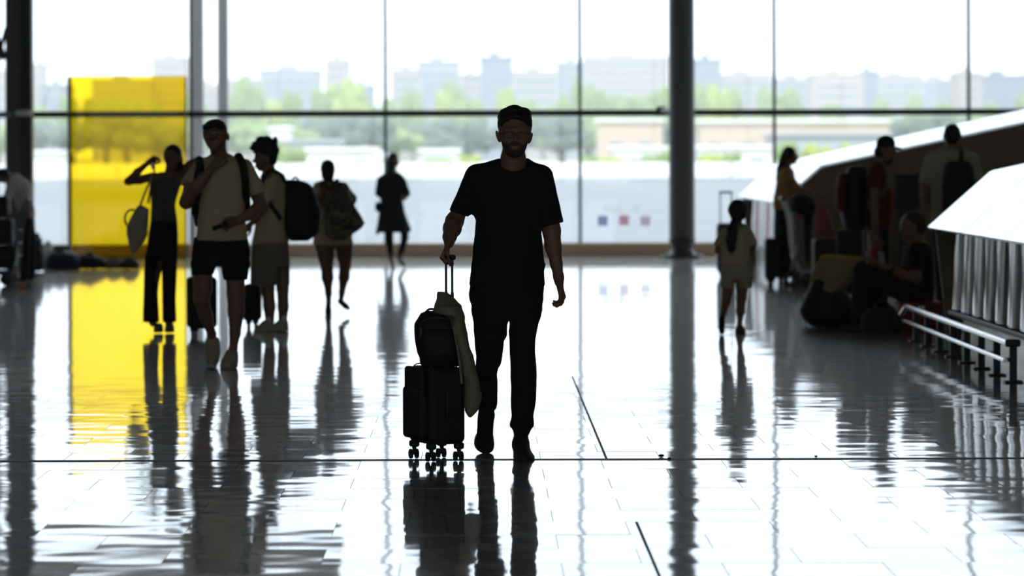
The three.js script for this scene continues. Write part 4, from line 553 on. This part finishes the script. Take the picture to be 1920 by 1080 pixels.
// ---------------------------------------------------------------- people and luggage between the counter islands
// ---- woman with long hair pushing a luggage cart
{
  const f = stand('person', 1470, 50.2, 'woman with long dark hair in tan top and black skirt pushing a cart', 'person'), { C, E, S, K, J, part, g } = f;
  mesh('body', joinSoft([soft([
    S([[312, 1468, 1482, 0, 0.05], [320, 1460, 1486, 0, 0.12], [360, 1456, 1488, 0, 0.14], [400, 1454, 1486, 0, 0.14]]),
    K([[1474, 326, 0.14, 6.5], [1482, 344, 0.16, 6], [1494, 352, 0.15, 5], [1512, 357, 0.12, 4]]), K([[1474, 326, -0.14, 6.5], [1484, 344, -0.14, 6], [1496, 352, -0.13, 5], [1512, 357, -0.1, 4]]),
    K([[1466, 420, 0.07, 10], [1466, 470, 0.07, 8], [1464, 520, 0.07, 5], [1464, 530, 0.07, 4]]), K([[1472, 420, -0.07, 10], [1474, 470, -0.07, 8], [1474, 520, -0.07, 5], [1474, 530, -0.07, 4]]),
  ].flat(), 0.014, { k: 0.025 }), soft([E(1481, 291, 0, 13, 15, 0.075), S([[290, 1482, 1495, 0, 0.065], [300, 1480, 1494.5, 0, 0.06], [308, 1481, 1492, 0, 0.04]]), C(1494.5, 294, 0, 1.6, 1496.5, 298, 0, 1.8), C(1478, 302, 0, 7, 1475, 318, 0, 7)], 0.01, { k: 0.02 }), soft(hand(J(1512, 357, 0.12), [0.9, -0.3, 0], [0.2, -0.9, 0], { size: 0.85, curl: 0.9 }), 0.007, { k: 0.006 }), soft(hand(J(1512, 357, -0.1), [0.9, -0.3, 0], [0.2, -0.9, 0], { size: 0.85, curl: 0.9, side: -1 }), 0.007, { k: 0.006 })]), skin, g);
  part('top', [S([[313, 1466, 1483, 0, 0.07], [320, 1458, 1489, 0, 0.14], [345, 1455, 1492, 0, 0.16], [370, 1450, 1491, 0, 0.16], [385, 1449, 1490, 0, 0.16], [394, 1452, 1488, 0, 0.15]]), C(1474, 327, 0.14, 9, 1491, 350, 0.15, 8), C(1474, 327, -0.14, 9, 1493, 350, -0.13, 8)], M(0.38, 0.22, 0.08, 0.9), 0.013, { k: 0.03, wr: 0.003 });
  part('skirt', [S([[390, 1452, 1488, 0, 0.15], [430, 1451, 1489, 0, 0.17], [500, 1450, 1488, 0, 0.18], [520, 1450, 1488, 0, 0.18]])], black, 0.014, { wr: 0.003 });
  part('hair', [E(1479, 289, 0, 13.5, 15, 0.085), K([[1471, 294, 0, 9], [1464, 318, 0, 8], [1459, 336, 0, 5]])], hairM, 0.011, { k: 0.02, clip: (() => { const b = J(1487, 284, 0); return (x, y) => Math.min(b[1] - y, x - b[0]); })() });
  for (const [x, z] of [[1466, 0.07], [1476, -0.07]]) part('shoe', [K([[x - 3, 531, z, 4.5], [x + 12, 532.5, z, 4]])], black, 0.011);
}
function luggageCart(px, D, turn, label, fr) {
  const p = at(px, 500, D), t = thing('luggage_cart', V(p.x, 0, -D), label, 'cart', undefined, turn);
  for (const z of [-0.27, 0.27]) mesh('side_frame', tube([[0.62, 0.14, z * 0.6], [0.1, 0.15, z], [-0.28, 0.17, z], [-0.36, 0.45, z], [-0.4, 0.8, z], [-0.48, 1.0, z]], 0.018, 40, 8), fr, t);
  mesh('push_handle', bar([-0.49, 1.01, -0.3], [-0.49, 1.01, 0.3], 0.024, 12), rubber, t);
  mesh('basket', merge([tube([[-0.42, 0.84, -0.25], [-0.2, 0.84, -0.25], [-0.2, 0.84, 0.25], [-0.42, 0.84, 0.25]], 0.008, 30, 6), ...[-0.2, -0.1, 0, 0.1, 0.2].map((z) => tube([[-0.4, 0.84, z], [-0.36, 0.7, z], [-0.24, 0.7, z], [-0.2, 0.84, z]], 0.005, 16, 6))]), fr, t);
  mesh('deck', merge([-0.2, -0.1, 0, 0.1, 0.2].map((z) => bar([-0.3, 0.17, z], [0.58, 0.15, z * 0.7], 0.009, 6))), fr, t);
  mesh('back_rest', merge([0.35, 0.5, 0.65].map((y) => bar([-0.37, y, -0.27], [-0.37, y, 0.27], 0.009, 6))), fr, t);
  for (const [x, z] of [[0.56, 0], [-0.24, 0.25], [-0.24, -0.25]]) { const w = new THREE.CylinderGeometry(0.075, 0.075, 0.035, 18); w.rotateX(1.5708); w.translate(x, 0.075, z); mesh('wheel', w, rubber, t); mesh('fork', rbox(0.04, 0.1, 0.07, 0.01, x, 0.13, z, 2), fr, t); }
  return t;
}
luggageCart(1545, 49.6, 0, 'chrome luggage cart pushed by the woman with long hair', M(0.5, 0.5, 0.5, 0.35, { metalness: 0.7 }));
{ // hooped white carry frame and bags standing on that cart
  const f = stand('folded_pushchair', 1500, 48.3, 'folded pushchair with a pale hooped frame and black hood by the cart', 'pushchair');
  mesh('frame', merge([tube([f.J(1483, 508, 0.1), f.J(1496, 472, 0.1), f.J(1499, 440, 0.1), f.J(1491, 408, 0.1), f.J(1497, 384, 0.1), f.J(1508, 378, 0.08)], 0.02, 50, 8), tube([f.J(1512, 508, -0.1), f.J(1502, 472, -0.1), f.J(1500, 440, -0.1), f.J(1500, 408, -0.1)], 0.015, 30, 8)]), M(0.24, 0.235, 0.21, 0.6), f.g);
  f.part('hood', [f.S([[364, 1492, 1512, 0, 0.1], [370, 1482, 1524, 0, 0.16], [384, 1479, 1530, 0, 0.2], [396, 1482, 1528, 0, 0.2], [402, 1500, 1526, 0, 0.18]])], black, 0.014, { wr: 0.004 });
  f.part('seat', [f.S([[398, 1502, 1524, 0, 0.16], [440, 1503, 1520, 0, 0.17], [490, 1505, 1520, 0, 0.16]])], black, 0.014, { wr: 0.004 });
  for (const [x, z] of [[1484, 0.1], [1514, -0.1], [1514, 0.12]]) { const p = f.J(x, 526, z), w = new THREE.TorusGeometry(0.07, 0.02, 8, 20); w.translate(p[0], 0.091, p[2]); mesh('wheel', w, rubber, f.g); }
  const b = stand('pink_bag', 1545, 47.2, 'dull pink cloth shoulder bag hanging by the luggage cart handle', 'bag');
  b.part('sack', [b.S([[388, 1534, 1548, 0, 0.03], [395, 1531, 1553, 0, 0.06], [415, 1529, 1560, 0, 0.09], [436, 1527, 1564, 0, 0.1], [443, 1530, 1562, 0, 0.08]])], M(0.28, 0.09, 0.08, 0.9), 0.012, { wr: 0.004 });
  mesh('strap', tube([b.J(1534, 392, 0), b.J(1537, 372, 0), b.J(1543, 366, 0), b.J(1548, 376, 0), b.J(1550, 394, 0)], 0.012, 20, 6), M(0.3, 0.1, 0.09, 0.9), b.g);
}
roller(1434, 1455, 446, 530, 49.6, nylon, 'black upright suitcase beside the skirt of the long-haired woman', { turn: 0 });
roller(1344, 1380, 418, 520, 53, M(0.02, 0.05, 0.13, 0.5), 'navy blue suitcase with raised handle beyond the small girl', { handle: 0.38, turn: 0 });
roller(1524, 1566, 447, 545, 47, M(0.04, 0.032, 0.025, 0.7), 'dark brown suitcase under the pink bag', { turn: 0.1 });
roller(1570, 1618, 430, 560, 44.6, M(0.013, 0.014, 0.016, 0.7), 'tall black suitcase behind the man in the cap', { turn: -0.15 });

// ---- man in a cap, dark red shirt, big pack on his back
{
  const f = stand('person', 1645, 42, 'bearded man in a dark cap and dark red shirt standing in profile', 'person'), { C, E, S, K, J, part, g } = f;
  mesh('body', joinSoft([soft([
    S([[300, 1640, 1662, 0, 0.07], [315, 1630, 1664, 0, 0.14], [360, 1628, 1664, 0, 0.16], [430, 1626, 1664, 0, 0.15]]),
    K([[1642, 322, 0.18, 10], [1640, 356, 0.2, 9.5], [1639, 388, 0.2, 9], [1641, 420, 0.2, 7.5], [1643, 444, 0.2, 5.5]]), K([[1644, 322, -0.18, 10], [1648, 360, -0.2, 9], [1658, 388, -0.18, 8], [1668, 380, -0.15, 6]]),
    K([[1644, 440, 0.08, 16], [1645, 500, 0.08, 13], [1646, 560, 0.08, 8], [1646, 574, 0.08, 7]]), K([[1650, 440, -0.08, 16], [1652, 500, -0.08, 13], [1652, 560, -0.08, 8], [1652, 574, -0.08, 7]]),
  ].flat(), 0.013, { k: 0.025 }), soft([E(1661, 276, 0, 17, 19, 0.078), S([[276, 1664, 1679, 0, 0.068], [290, 1660, 1677, 0, 0.062], [302, 1660, 1673, 0, 0.05]]), C(1678, 281, 0, 2, 1680.5, 287, 0, 2.6), E(1655, 284, 0.075, 4.5, 6.5, 0.012), C(1655, 292, 0, 10, 1651, 312, 0, 11)], 0.009, { k: 0.02 }), soft(hand(J(1643, 444, 0.2), [0.1, -1, 0], [0.3, 0, -0.9], { curl: 0.5, size: 0.95 }), 0.006, { k: 0.006 })]), skin, g);
  part('shirt', [S([[301, 1638, 1660, 0, 0.09], [308, 1630, 1663, 0, 0.16], [335, 1626, 1665, 0, 0.19], [380, 1625, 1667, 0, 0.19], [425, 1624, 1666, 0, 0.18]]), C(1642, 322, 0.17, 13, 1640, 352, 0.2, 13, { cut: [0, -1, 0] }), C(1644, 322, -0.17, 13, 1648, 352, -0.2, 12, { cut: [0, -1, 0] })], M(0.11, 0.014, 0.018, 0.9), 0.012, { k: 0.03, wr: 0.003 });
  part('trousers', [S([[418, 1626, 1667, 0, 0.17], [450, 1625, 1668, 0, 0.17], [480, 1628, 1668, 0, 0.15]]), S([[470, 1629, 1662, 0.08, 0.09], [575, 1634, 1658, 0.08, 0.07]]), S([[470, 1634, 1668, -0.08, 0.09], [575, 1640, 1664, -0.08, 0.07]])], ink, 0.013, { k: 0.015, wr: 0.002 });
  part('cap', [E(1661, 270, 0, 18, 17, 0.088), E(1658, 276, 0, 16, 13, 0.085)], black, 0.009, { k: 0.01, clip: (() => { const b = J(1661, 276, 0); return (x, y) => b[1] - y; })() });
  part('cap_peak', [E(1681, 277.5, 0, 12, 2.8, 0.065, { m: rotZ(-0.18) })], black, 0.006, { k: 0 });
  part('hair', [E(1650, 285, 0, 12, 12, 0.078)], hairM, 0.009);
  part('beard', [E(1668, 299, 0, 7.5, 10, 0.052)], hairM, 0.009, { wr: 0.002 });
  for (const [x, z] of [[1646, 0.08], [1652, -0.08]]) part('shoe', [K([[x - 6, 578, z, 8], [x + 20, 579, z, 6.5]])], black, 0.012);
  const b = stand('hiking_rucksack', 1600, 42, 'bulky black and red hiking rucksack on the back of the man in the cap', 'backpack');
  b.part('pack', [b.S([[312, 1592, 1622, 0, 0.12], [320, 1586, 1624, 0, 0.16], [350, 1580, 1624, 0, 0.19], [400, 1577, 1623, 0, 0.2], [425, 1581, 1622, 0, 0.18], [432, 1590, 1618, 0, 0.14]], { e: 2.5 })], nylon, 0.013, { k: 0.02, wr: 0.004 });
  b.part('side_pocket', [b.S([[325, 1572, 1588, 0.04, 0.1], [355, 1565, 1586, 0.04, 0.13], [385, 1566, 1585, 0.04, 0.13], [396, 1572, 1584, 0.04, 0.1]])], M(0.13, 0.012, 0.012, 0.8), 0.013, { wr: 0.003 });
  for (const z of [0.16, -0.16]) mesh('shoulder_strap', tube([b.J(1622, 318, z), b.J(1634, 302, z), b.J(1654, 306, z * 1.1), b.J(1664, 335, z * 1.25), b.J(1656, 360, z * 1.4), b.J(1624, 382, z * 1.3)], 0.014, 30, 8), khaki, b.g);
  const o = stand('orange_bag', 1664, 42, 'small orange bag worn on the chest of the man in the cap', 'bag');
  o.part('pouch', [o.S([[353, 1665, 1672, 0.05, 0.05], [365, 1664, 1677, 0.05, 0.09], [400, 1664, 1676, 0.05, 0.1], [420, 1664, 1670, 0.05, 0.07]])], M(0.34, 0.05, 0.018, 0.8), 0.012, { wr: 0.003 });
}
// ---- man seen from behind with a dark sling pack
{
  const f = stand('person', 1784, 42.4, 'broad man in grey-beige t-shirt seen from behind beside the brown wall', 'person'), { C, E, S, K, J, part, g } = f;
  mesh('body', joinSoft([soft([
    S([[276, 1768, 1804, 0, 0.06], [290, 1750, 1820, 0, 0.09], [340, 1748, 1820, 0, 0.11], [420, 1752, 1818, 0, 0.11], [450, 1752, 1818, 0, 0.11]]),
    K([[1746, 298, 0, 12], [1737, 340, -0.03, 10.5], [1735, 366, -0.05, 9], [1743, 392, -0.14, 7.5], [1750, 410, -0.2, 5.5]]), K([[1822, 298, 0, 12], [1832, 340, -0.03, 10.5], [1834, 366, -0.05, 9], [1826, 392, -0.14, 7.5], [1818, 410, -0.2, 5.5]]),
    K([[1769, 450, 0, 16], [1769, 510, 0, 13], [1768, 566, 0, 8]]), K([[1802, 450, 0, 16], [1802, 510, 0, 13], [1803, 566, 0, 8]]),
  ].flat(), 0.013, { k: 0.025 }), soft([E(1785.5, 252, 0, 15.5, 19, 0.09), E(1770, 256, 0, 2.4, 6, 0.016), E(1801, 256, 0, 2.4, 6, 0.016), C(1785.5, 262, -0.01, 12, 1786, 284, 0, 13)], 0.009, { k: 0.02 }), ...[[1750, -1], [1818, 1]].map(([x, s]) => soft(hand(J(x, 410, -0.2), [-0.4 * s, -0.8, -0.2], [-0.5 * s, 0, -0.8], { curl: 0.6, side: s, size: 0.95 }), 0.006, { k: 0.006 }))]), skin, g);
  part('t_shirt', [S([[278, 1766, 1806, 0, 0.07], [284, 1754, 1818, 0, 0.1], [292, 1742, 1828, 0, 0.115], [320, 1742, 1827, 0, 0.13], [380, 1746, 1824, 0, 0.13], [432, 1744, 1826, 0, 0.135]]), C(1747, 299, 0, 14, 1735, 344, -0.03, 13, { cut: [-0.2, -0.98, 0] }), C(1821, 299, 0, 14, 1832, 340, -0.03, 13, { cut: [0.2, -0.98, 0] })], M(0.4, 0.36, 0.28, 0.9), 0.012, { k: 0.03, wr: 0.003 });
  part('trousers', [S([[425, 1746, 1824, 0, 0.13], [460, 1748, 1824, 0, 0.13]]), S([[455, 1749, 1786, 0, 0.12], [572, 1756, 1780, 0, 0.08]]), S([[455, 1786, 1824, 0, 0.12], [572, 1791, 1815, 0, 0.08]])], ink, 0.013, { k: 0.015, wr: 0.002 });
  part('hair', [E(1785.5, 250, 0.008, 16.2, 18.5, 0.094), E(1785.5, 260, 0.03, 13.5, 12, 0.07)], hairM, 0.009, { k: 0.02 });
  for (const x of [1768, 1803]) part('shoe', [S([[566, x - 9, x + 9, 0, 0.07], [579, x - 11, x + 11, -0.05, 0.14]])], black, 0.012);
  const b = stand('sling_pack', 1797, 42.15, 'dark sling pack with one strap on the back of the broad man', 'backpack');
  b.part('pack', [b.S([[302, 1780, 1816, 0, 0.08], [312, 1770, 1824, 0, 0.1], [345, 1765, 1829, 0.01, 0.12], [390, 1764, 1830, 0.01, 0.12], [410, 1768, 1826, 0, 0.1]], { e: 2.6 })], nylon, 0.012, { k: 0.02, wr: 0.003 });
  mesh('strap', tube([b.J(1801, 306, 0.02), b.J(1803, 290, 0.02), b.J(1802, 276, -0.12), b.J(1800, 282, -0.34), b.J(1780, 340, -0.42), b.J(1762, 390, -0.3), b.J(1768, 396, -0.05)], 0.024, 40, 8), nylon, b.g);
}
// ---- man sitting at the end of the steel counter
{
  const f = stand('person', 1700, 36.9, 'man in black sitting low and leaning on the counter end reading', 'person'), { C, E, S, K, J, part, g } = f;
  mesh('body', joinSoft([soft([
    S([[452, 1706, 1736, 0, 0.07], [468, 1696, 1746, 0, 0.15], [510, 1696, 1748, 0, 0.17], [560, 1690, 1748, 0, 0.17]]),
    K([[1716, 474, 0.19, 12], [1719, 505, 0.24, 10], [1717, 522, 0.26, 9.5], [1690, 514, 0.27, 8.5], [1668, 505, 0.26, 6.5], [1654, 500, 0.24, 5.5]]), K([[1714, 474, -0.18, 12], [1712, 510, -0.2, 10], [1690, 516, -0.18, 8.5], [1652, 500, -0.1, 5.5]]),
    K([[1715, 555, 0.12, 19], [1665, 530, 0.14, 16], [1618, 508, 0.15, 14], [1612, 560, 0.14, 11], [1606, 605, 0.13, 7.5]]), K([[1715, 555, -0.12, 19], [1672, 536, -0.12, 16], [1634, 520, -0.12, 14], [1630, 566, -0.12, 11], [1626, 606, -0.12, 7.5]]),
  ].flat(), 0.013, { k: 0.03 }), soft([E(1711, 418, 0, 22, 21, 0.08), S([[418, 1689, 1708, 0, 0.07], [432, 1689, 1712, 0, 0.066], [446, 1692, 1712, 0, 0.055], [454, 1696, 1710, 0, 0.035]]), C(1690, 428, 0, 2.4, 1686, 436, 0, 3), E(1716, 430, 0.076, 5, 8, 0.012), C(1717, 438, 0, 13, 1722, 464, 0, 15)], 0.009, { k: 0.02 }), soft(hand(J(1654, 500, 0.24), [-0.95, 0.25, 0], [0.2, 0.9, -0.3], { curl: 0.5, side: -1 }), 0.006, { k: 0.006 }), soft(hand(J(1652, 500, -0.1), [-0.95, 0.25, 0], [0.2, 0.9, 0.3], { curl: 0.5 }), 0.006, { k: 0.006 })]), skin, g);
  part('t_shirt', [S([[455, 1704, 1738, 0, 0.1], [464, 1694, 1747, 0, 0.18], [500, 1690, 1751, 0, 0.2], [540, 1686, 1752, 0, 0.2], [566, 1682, 1750, 0, 0.2]]), C(1716, 474, 0.18, 16, 1719, 506, 0.24, 14, { cut: [0, -1, 0] }), C(1714, 474, -0.18, 16, 1712, 506, -0.2, 14, { cut: [0, -1, 0] })], black, 0.012, { k: 0.03, wr: 0.003 });
  part('trousers', [K([[1718, 556, 0.12, 22], [1665, 530, 0.14, 19], [1617, 507, 0.15, 17], [1611, 560, 0.14, 14], [1607, 598, 0.13, 12]]), K([[1718, 556, -0.12, 22], [1672, 536, -0.12, 19], [1634, 520, -0.12, 17], [1630, 566, -0.12, 14], [1627, 600, -0.12, 12]])], M(0.012, 0.014, 0.016, 0.9), 0.012, { k: 0.02, wr: 0.004 });
  part('hair', [E(1714, 414, 0, 22, 18, 0.086), E(1722, 424, 0, 14, 18, 0.082)], M(0.05, 0.03, 0.02, 0.7), 0.009, { k: 0.02, wr: 0.002, clip: (() => { const b = J(1703, 413, 0); return (x, y) => Math.min(b[1] - y, b[0] - x); })() });
  for (const [x, z] of [[1600, 0.13], [1620, -0.12]]) part('shoe', [K([[x + 8, 614, z, 10], [x - 20, 618, z, 8]])], rubber, 0.011, { k: 0.01 });
  part('armband', [C(1672, 507, 0.262, 8.2, 1668, 505.5, 0.26, 8)], black, 0.008, { k: 0 });
  const s = stand('red_crate', 1722, 36.9, 'low dark red case serving as a seat at the counter end', 'case'); mesh('box', rbox(0.36, 0.22, 0.5, 0.02, 0, 0.11, 0), M(0.18, 0.02, 0.015, 0.7), s.g); mesh('lid', rbox(0.38, 0.035, 0.52, 0.012, 0, 0.236, 0), M(0.2, 0.03, 0.02, 0.7), s.g); mesh('latch', rbox(0.06, 0.05, 0.02, 0.006, 0, 0.2, 0.26), chromeM, s.g);
  const r = thing('notebook', at(1640, 483, 36.75), 'red notebook held open by the sitting man', 'notebook', undefined, 0.2); for (const q of [-1, 1]) { const m = mesh('cover', rbox(0.1, 0.14, 0.006, 0.002, q * 0.046, 0, 0.012, 1), M(0.32, 0.02, 0.035, 0.6), r); m.rotation.set(-0.5, q * 0.35, 0); } { const m = mesh('pages', rbox(0.17, 0.12, 0.008, 0.002, 0, 0, 0, 1), M(0.35, 0.33, 0.28), r); m.rotation.x = -0.5; }
}
{ // wheeled duffel and dark bags around him
  const f = stand('wheeled_duffel', 1560, 37.6, 'bulging black wheeled duffel with beige and yellow top flap', 'bag');
  f.part('bag', [f.S([[520, 1528, 1552, 0, 0.1], [530, 1520, 1566, 0, 0.15], [550, 1511, 1590, 0, 0.2], [570, 1502, 1604, 0, 0.22], [582, 1498, 1606, 0, 0.22], [596, 1504, 1606, 0, 0.21], [608, 1516, 1604, 0, 0.18], [612, 1522, 1600, 0, 0.16]])], nylon, 0.012, { k: 0.03, wr: 0.005 });
  f.part('top_flap', [f.S([[482, 1544, 1618, -0.04, 0.12], [488, 1534, 1624, -0.04, 0.16], [505, 1524, 1622, -0.04, 0.18], [525, 1518, 1606, -0.03, 0.18], [542, 1524, 1584, 0, 0.2], [550, 1540, 1570, 0, 0.19]])], M(0.3, 0.24, 0.14, 0.9), 0.012, { k: 0.02, wr: 0.006 });
  mesh('piping', tube([f.J(1538, 484, 0.1), f.J(1548, 480, 0.12), f.J(1580, 481, 0.14), f.J(1615, 484, 0.12)], 0.013, 24, 6), M(0.6, 0.4, 0.03, 0.7), f.g);
  for (const x of [1531, 1596]) { const p = f.J(x, 614, 0.08), w = new THREE.CylinderGeometry(0.035, 0.035, 0.03, 16); w.rotateX(1.5708); w.translate(p[0], 0.035, p[2]); mesh('wheel', w, rubber, f.g); }
  const h = stand('dark_holdall', 1655, 36.4, 'dark brown holdall on the floor under the knees of the sitting man', 'bag');
  h.part('bag', [h.S([[578, 1630, 1676, 0, 0.08], [590, 1616, 1690, 0, 0.12], [612, 1612, 1694, 0, 0.14], [628, 1618, 1690, 0, 0.13]], { e: 2.5 })], M(0.03, 0.022, 0.017, 0.8), 0.012, { wr: 0.004 });
  for (const z of [-0.06, 0.06]) mesh('handle', tube([h.J(1636, 582, z), h.J(1642, 568, z), h.J(1664, 568, z), h.J(1670, 582, z)], 0.01, 20, 6), rubber, h.g);
}

// ---------------------------------------------------------------- left edge: loaded cart, bending person, soft bags on the floor
{
  const f = stand('person', 28, 51.5, 'person in a white shirt bending over the loaded cart', 'person'), { C, E, S, K, J, part, g } = f;
  mesh('body', joinSoft([soft([
    K([[38, 345, 0, 15], [46, 372, 0, 16], [50, 400, 0, 16]]), K([[24, 345, 0.16, 8], [14, 372, 0.18, 7], [2, 392, 0.18, 5.5]]), K([[24, 345, -0.16, 8], [14, 372, -0.18, 7], [2, 392, -0.18, 5.5]]),
    K([[48, 405, 0.08, 13], [46, 450, 0.08, 11], [46, 515, 0.08, 7]]), K([[52, 405, -0.08, 13], [56, 450, -0.08, 11], [58, 515, -0.08, 7]]),
  ].flat(), 0.014, { k: 0.03 }), soft([E(4, 330, 0, 13, 13, 0.08), C(10, 334, 0, 8, 26, 342, 0, 9), C(-6, 334, 0, 2, -9, 336, 0, 2.2)], 0.011, { k: 0.02 }), ...[0.18, -0.18].map((z) => soft(hand(J(2, 392, z), [-0.5, -0.85, 0], [0, 0, -Math.sign(z)], { curl: 0.7, side: Math.sign(z) }), 0.007, { k: 0.006 }))]), skin, g);
  part('shirt', [K([[30, 338, 0, 13], [40, 352, 0, 17], [46, 378, 0, 16], [50, 396, 0, 13]], { fz: 1.4 }), C(24, 345, 0.15, 10, 15, 370, 0.18, 9.5, { cut: [-0.3, -0.95, 0] }), C(24, 345, -0.15, 10, 15, 370, -0.18, 9.5, { cut: [-0.3, -0.95, 0] })], M(0.62, 0.6, 0.56, 0.9), 0.013, { k: 0.03, wr: 0.003 });
  part('trousers', [C(49, 398, 0, 14, 50, 415, 0, 14.5, { fz: 1.4 }), K([[48, 412, 0.08, 13], [46, 450, 0.08, 11.5], [46, 515, 0.08, 9]]), K([[52, 412, -0.08, 13], [56, 450, -0.08, 11.5], [58, 515, -0.08, 9]])], ink, 0.013, { k: 0.02, wr: 0.002 });
  part('hair', [E(5, 327, 0, 14, 12, 0.086)], hairM, 0.011, { clip: (() => { const b = J(-2, 330, 0); return (x, y) => Math.min(b[1] - y, b[0] - x); })() });
  for (const [x, z] of [[44, 0.08], [56, -0.08]]) part('shoe', [K([[x + 3, 523, z, 5.5], [x - 14, 524, z, 4.5]])], rubber, 0.012);
}
luggageCart(-22, 50.6, Math.PI, 'dark grey luggage cart stacked with black cases by the dark steel column', M(0.05, 0.05, 0.052, 0.5));
{
  const bx = at(2, 500, 50.6).x;
  const c = [[0.62, 0.28, 0.5, 0.2, 'large black case lying on the deck of the stacked cart'], [0.56, 0.3, 0.46, 0.49, 'black case on top of the large case on the cart'], [0.46, 0.26, 0.4, 0.8, 'small black case topmost on the loaded cart']];
  for (const [w, h, d, y, label] of c) { const t = thing('hard_case', V(bx - 0.12, y, -50.55), label, 'suitcase'); mesh('shell', rbox(w, h, d, 0.04, 0, h / 2, 0), nylon, t); mesh('seam', rbox(w + 0.006, 0.014, d + 0.006, 0.006, 0, h / 2, 0), rubber, t); mesh('grip', tube([[-0.08, h / 2, d / 2], [-0.07, h / 2, d / 2 + 0.03], [0.07, h / 2, d / 2 + 0.03], [0.08, h / 2, d / 2]], 0.009, 16, 6), M(0.1, 0.08, 0.02, 0.6), t); }
  const o = at(41, 537, 49.4), cone = thing('orange_tag', V(o.x, 0, -49.4), 'small orange luggage tag lying on the floor before the loaded cart', 'tag'); mesh('tag', rbox(0.07, 0.05, 0.06, 0.012, 0, 0.026, 0), M(0.55, 0.13, 0.01, 0.7), cone); mesh('loop', tube([[0.03, 0.03, 0], [0.07, 0.03, 0.02], [0.09, 0.006, 0], [0.05, 0.006, -0.03]], 0.004, 16, 6), rubber, cone);
  const sb = [['soft_bag', 66, 56.5, [[440, 60, 70], [450, 54, 78], [480, 50, 83], [500, 52, 84], [506, 56, 82]], 0.2, [0.012, 0.012, 0.014], 'upright black soft bag leaning beside the bending person'],
    ['soft_bag', 112, 57.2, [[472, 100, 124], [478, 90, 144], [488, 85, 151], [503, 84, 152]], 0.2, [0.02, 0.028, 0.05], 'dark navy soft bag lying before the yellow panel'],
    ['soft_bag', 168, 57.4, [[477, 150, 176], [484, 142, 194], [494, 137, 204], [503, 137, 206]], 0.22, [0.013, 0.014, 0.02], 'flat black soft bag lying before the yellow panel'],
    ['soft_bag', 212, 57.4, [[486, 202, 226], [492, 198, 232], [503, 197, 233]], 0.15, [0.2, 0.13, 0.14], 'small dull pink soft bag between two black bags'],
    ['soft_bag', 244, 57.4, [[484, 234, 252], [491, 228, 260], [503, 226, 263]], 0.16, [0.025, 0.022, 0.022], 'small black soft bag next to the pink bag'],
    ['soft_bag', 112, 58.2, [[470, 92, 128], [478, 84, 150], [490, 82, 152]], 0.15, [0.22, 0.22, 0.23], 'crumpled grey bag behind the navy bag']];
  for (const [n, cx, D, r, zh, col, label] of sb) { const f = stand(n, cx, D, label, 'bag'); f.part('bag', [f.S([...r.map(([y, a, b], i) => [y, a, b, 0, zh * (i ? 1 : 0.5)]), [VY + EYE * F / D, r.at(-1)[1] + 2, r.at(-1)[2] - 2, 0, zh * 0.95]], { e: 3 })], M(...col, 0.85), 0.014, { k: 0.03, wr: 0.016, wf: 9 }); mesh('strap', tube([f.J(cx - 8, r[0][0] + 6, zh * 0.8), f.J(cx - 5, r[0][0] - 1, zh * 0.4), f.J(cx + 5, r[0][0] - 1, zh * 0.4), f.J(cx + 8, r[0][0] + 6, zh * 0.8)], 0.014, 16, 6), rubber, f.g); }
  const g1 = at(116, 462, 60.5), gb = thing('green_crate', V(g1.x, 0, -60.5), 'low dark green box behind the soft bags', 'box'); mesh('box', rbox(0.26, 0.24, 0.3, 0.015, 0, 0.12, 0), M(0.06, 0.11, 0.06, 0.7), gb); mesh('lid', rbox(0.28, 0.03, 0.32, 0.01, 0, 0.252, 0), M(0.07, 0.13, 0.07, 0.7), gb);
  const w1 = at(90, 460, 58.6), bt = thing('white_bottle', V(w1.x, 0, -58.6), 'white squat canister standing among the soft bags', 'canister'); mesh('can', new THREE.LatheGeometry([[0, 0], [0.055, 0], [0.06, 0.03], [0.07, 0.3], [0.05, 0.335], [0, 0.34]].map((q) => new THREE.Vector2(...q)), 20), M(0.8, 0.8, 0.8, 0.5), bt); mesh('cap', rbox(0.05, 0.03, 0.05, 0.01, 0, 0.352, 0), whiteM, bt);
}
renderer.render(scene, camera);
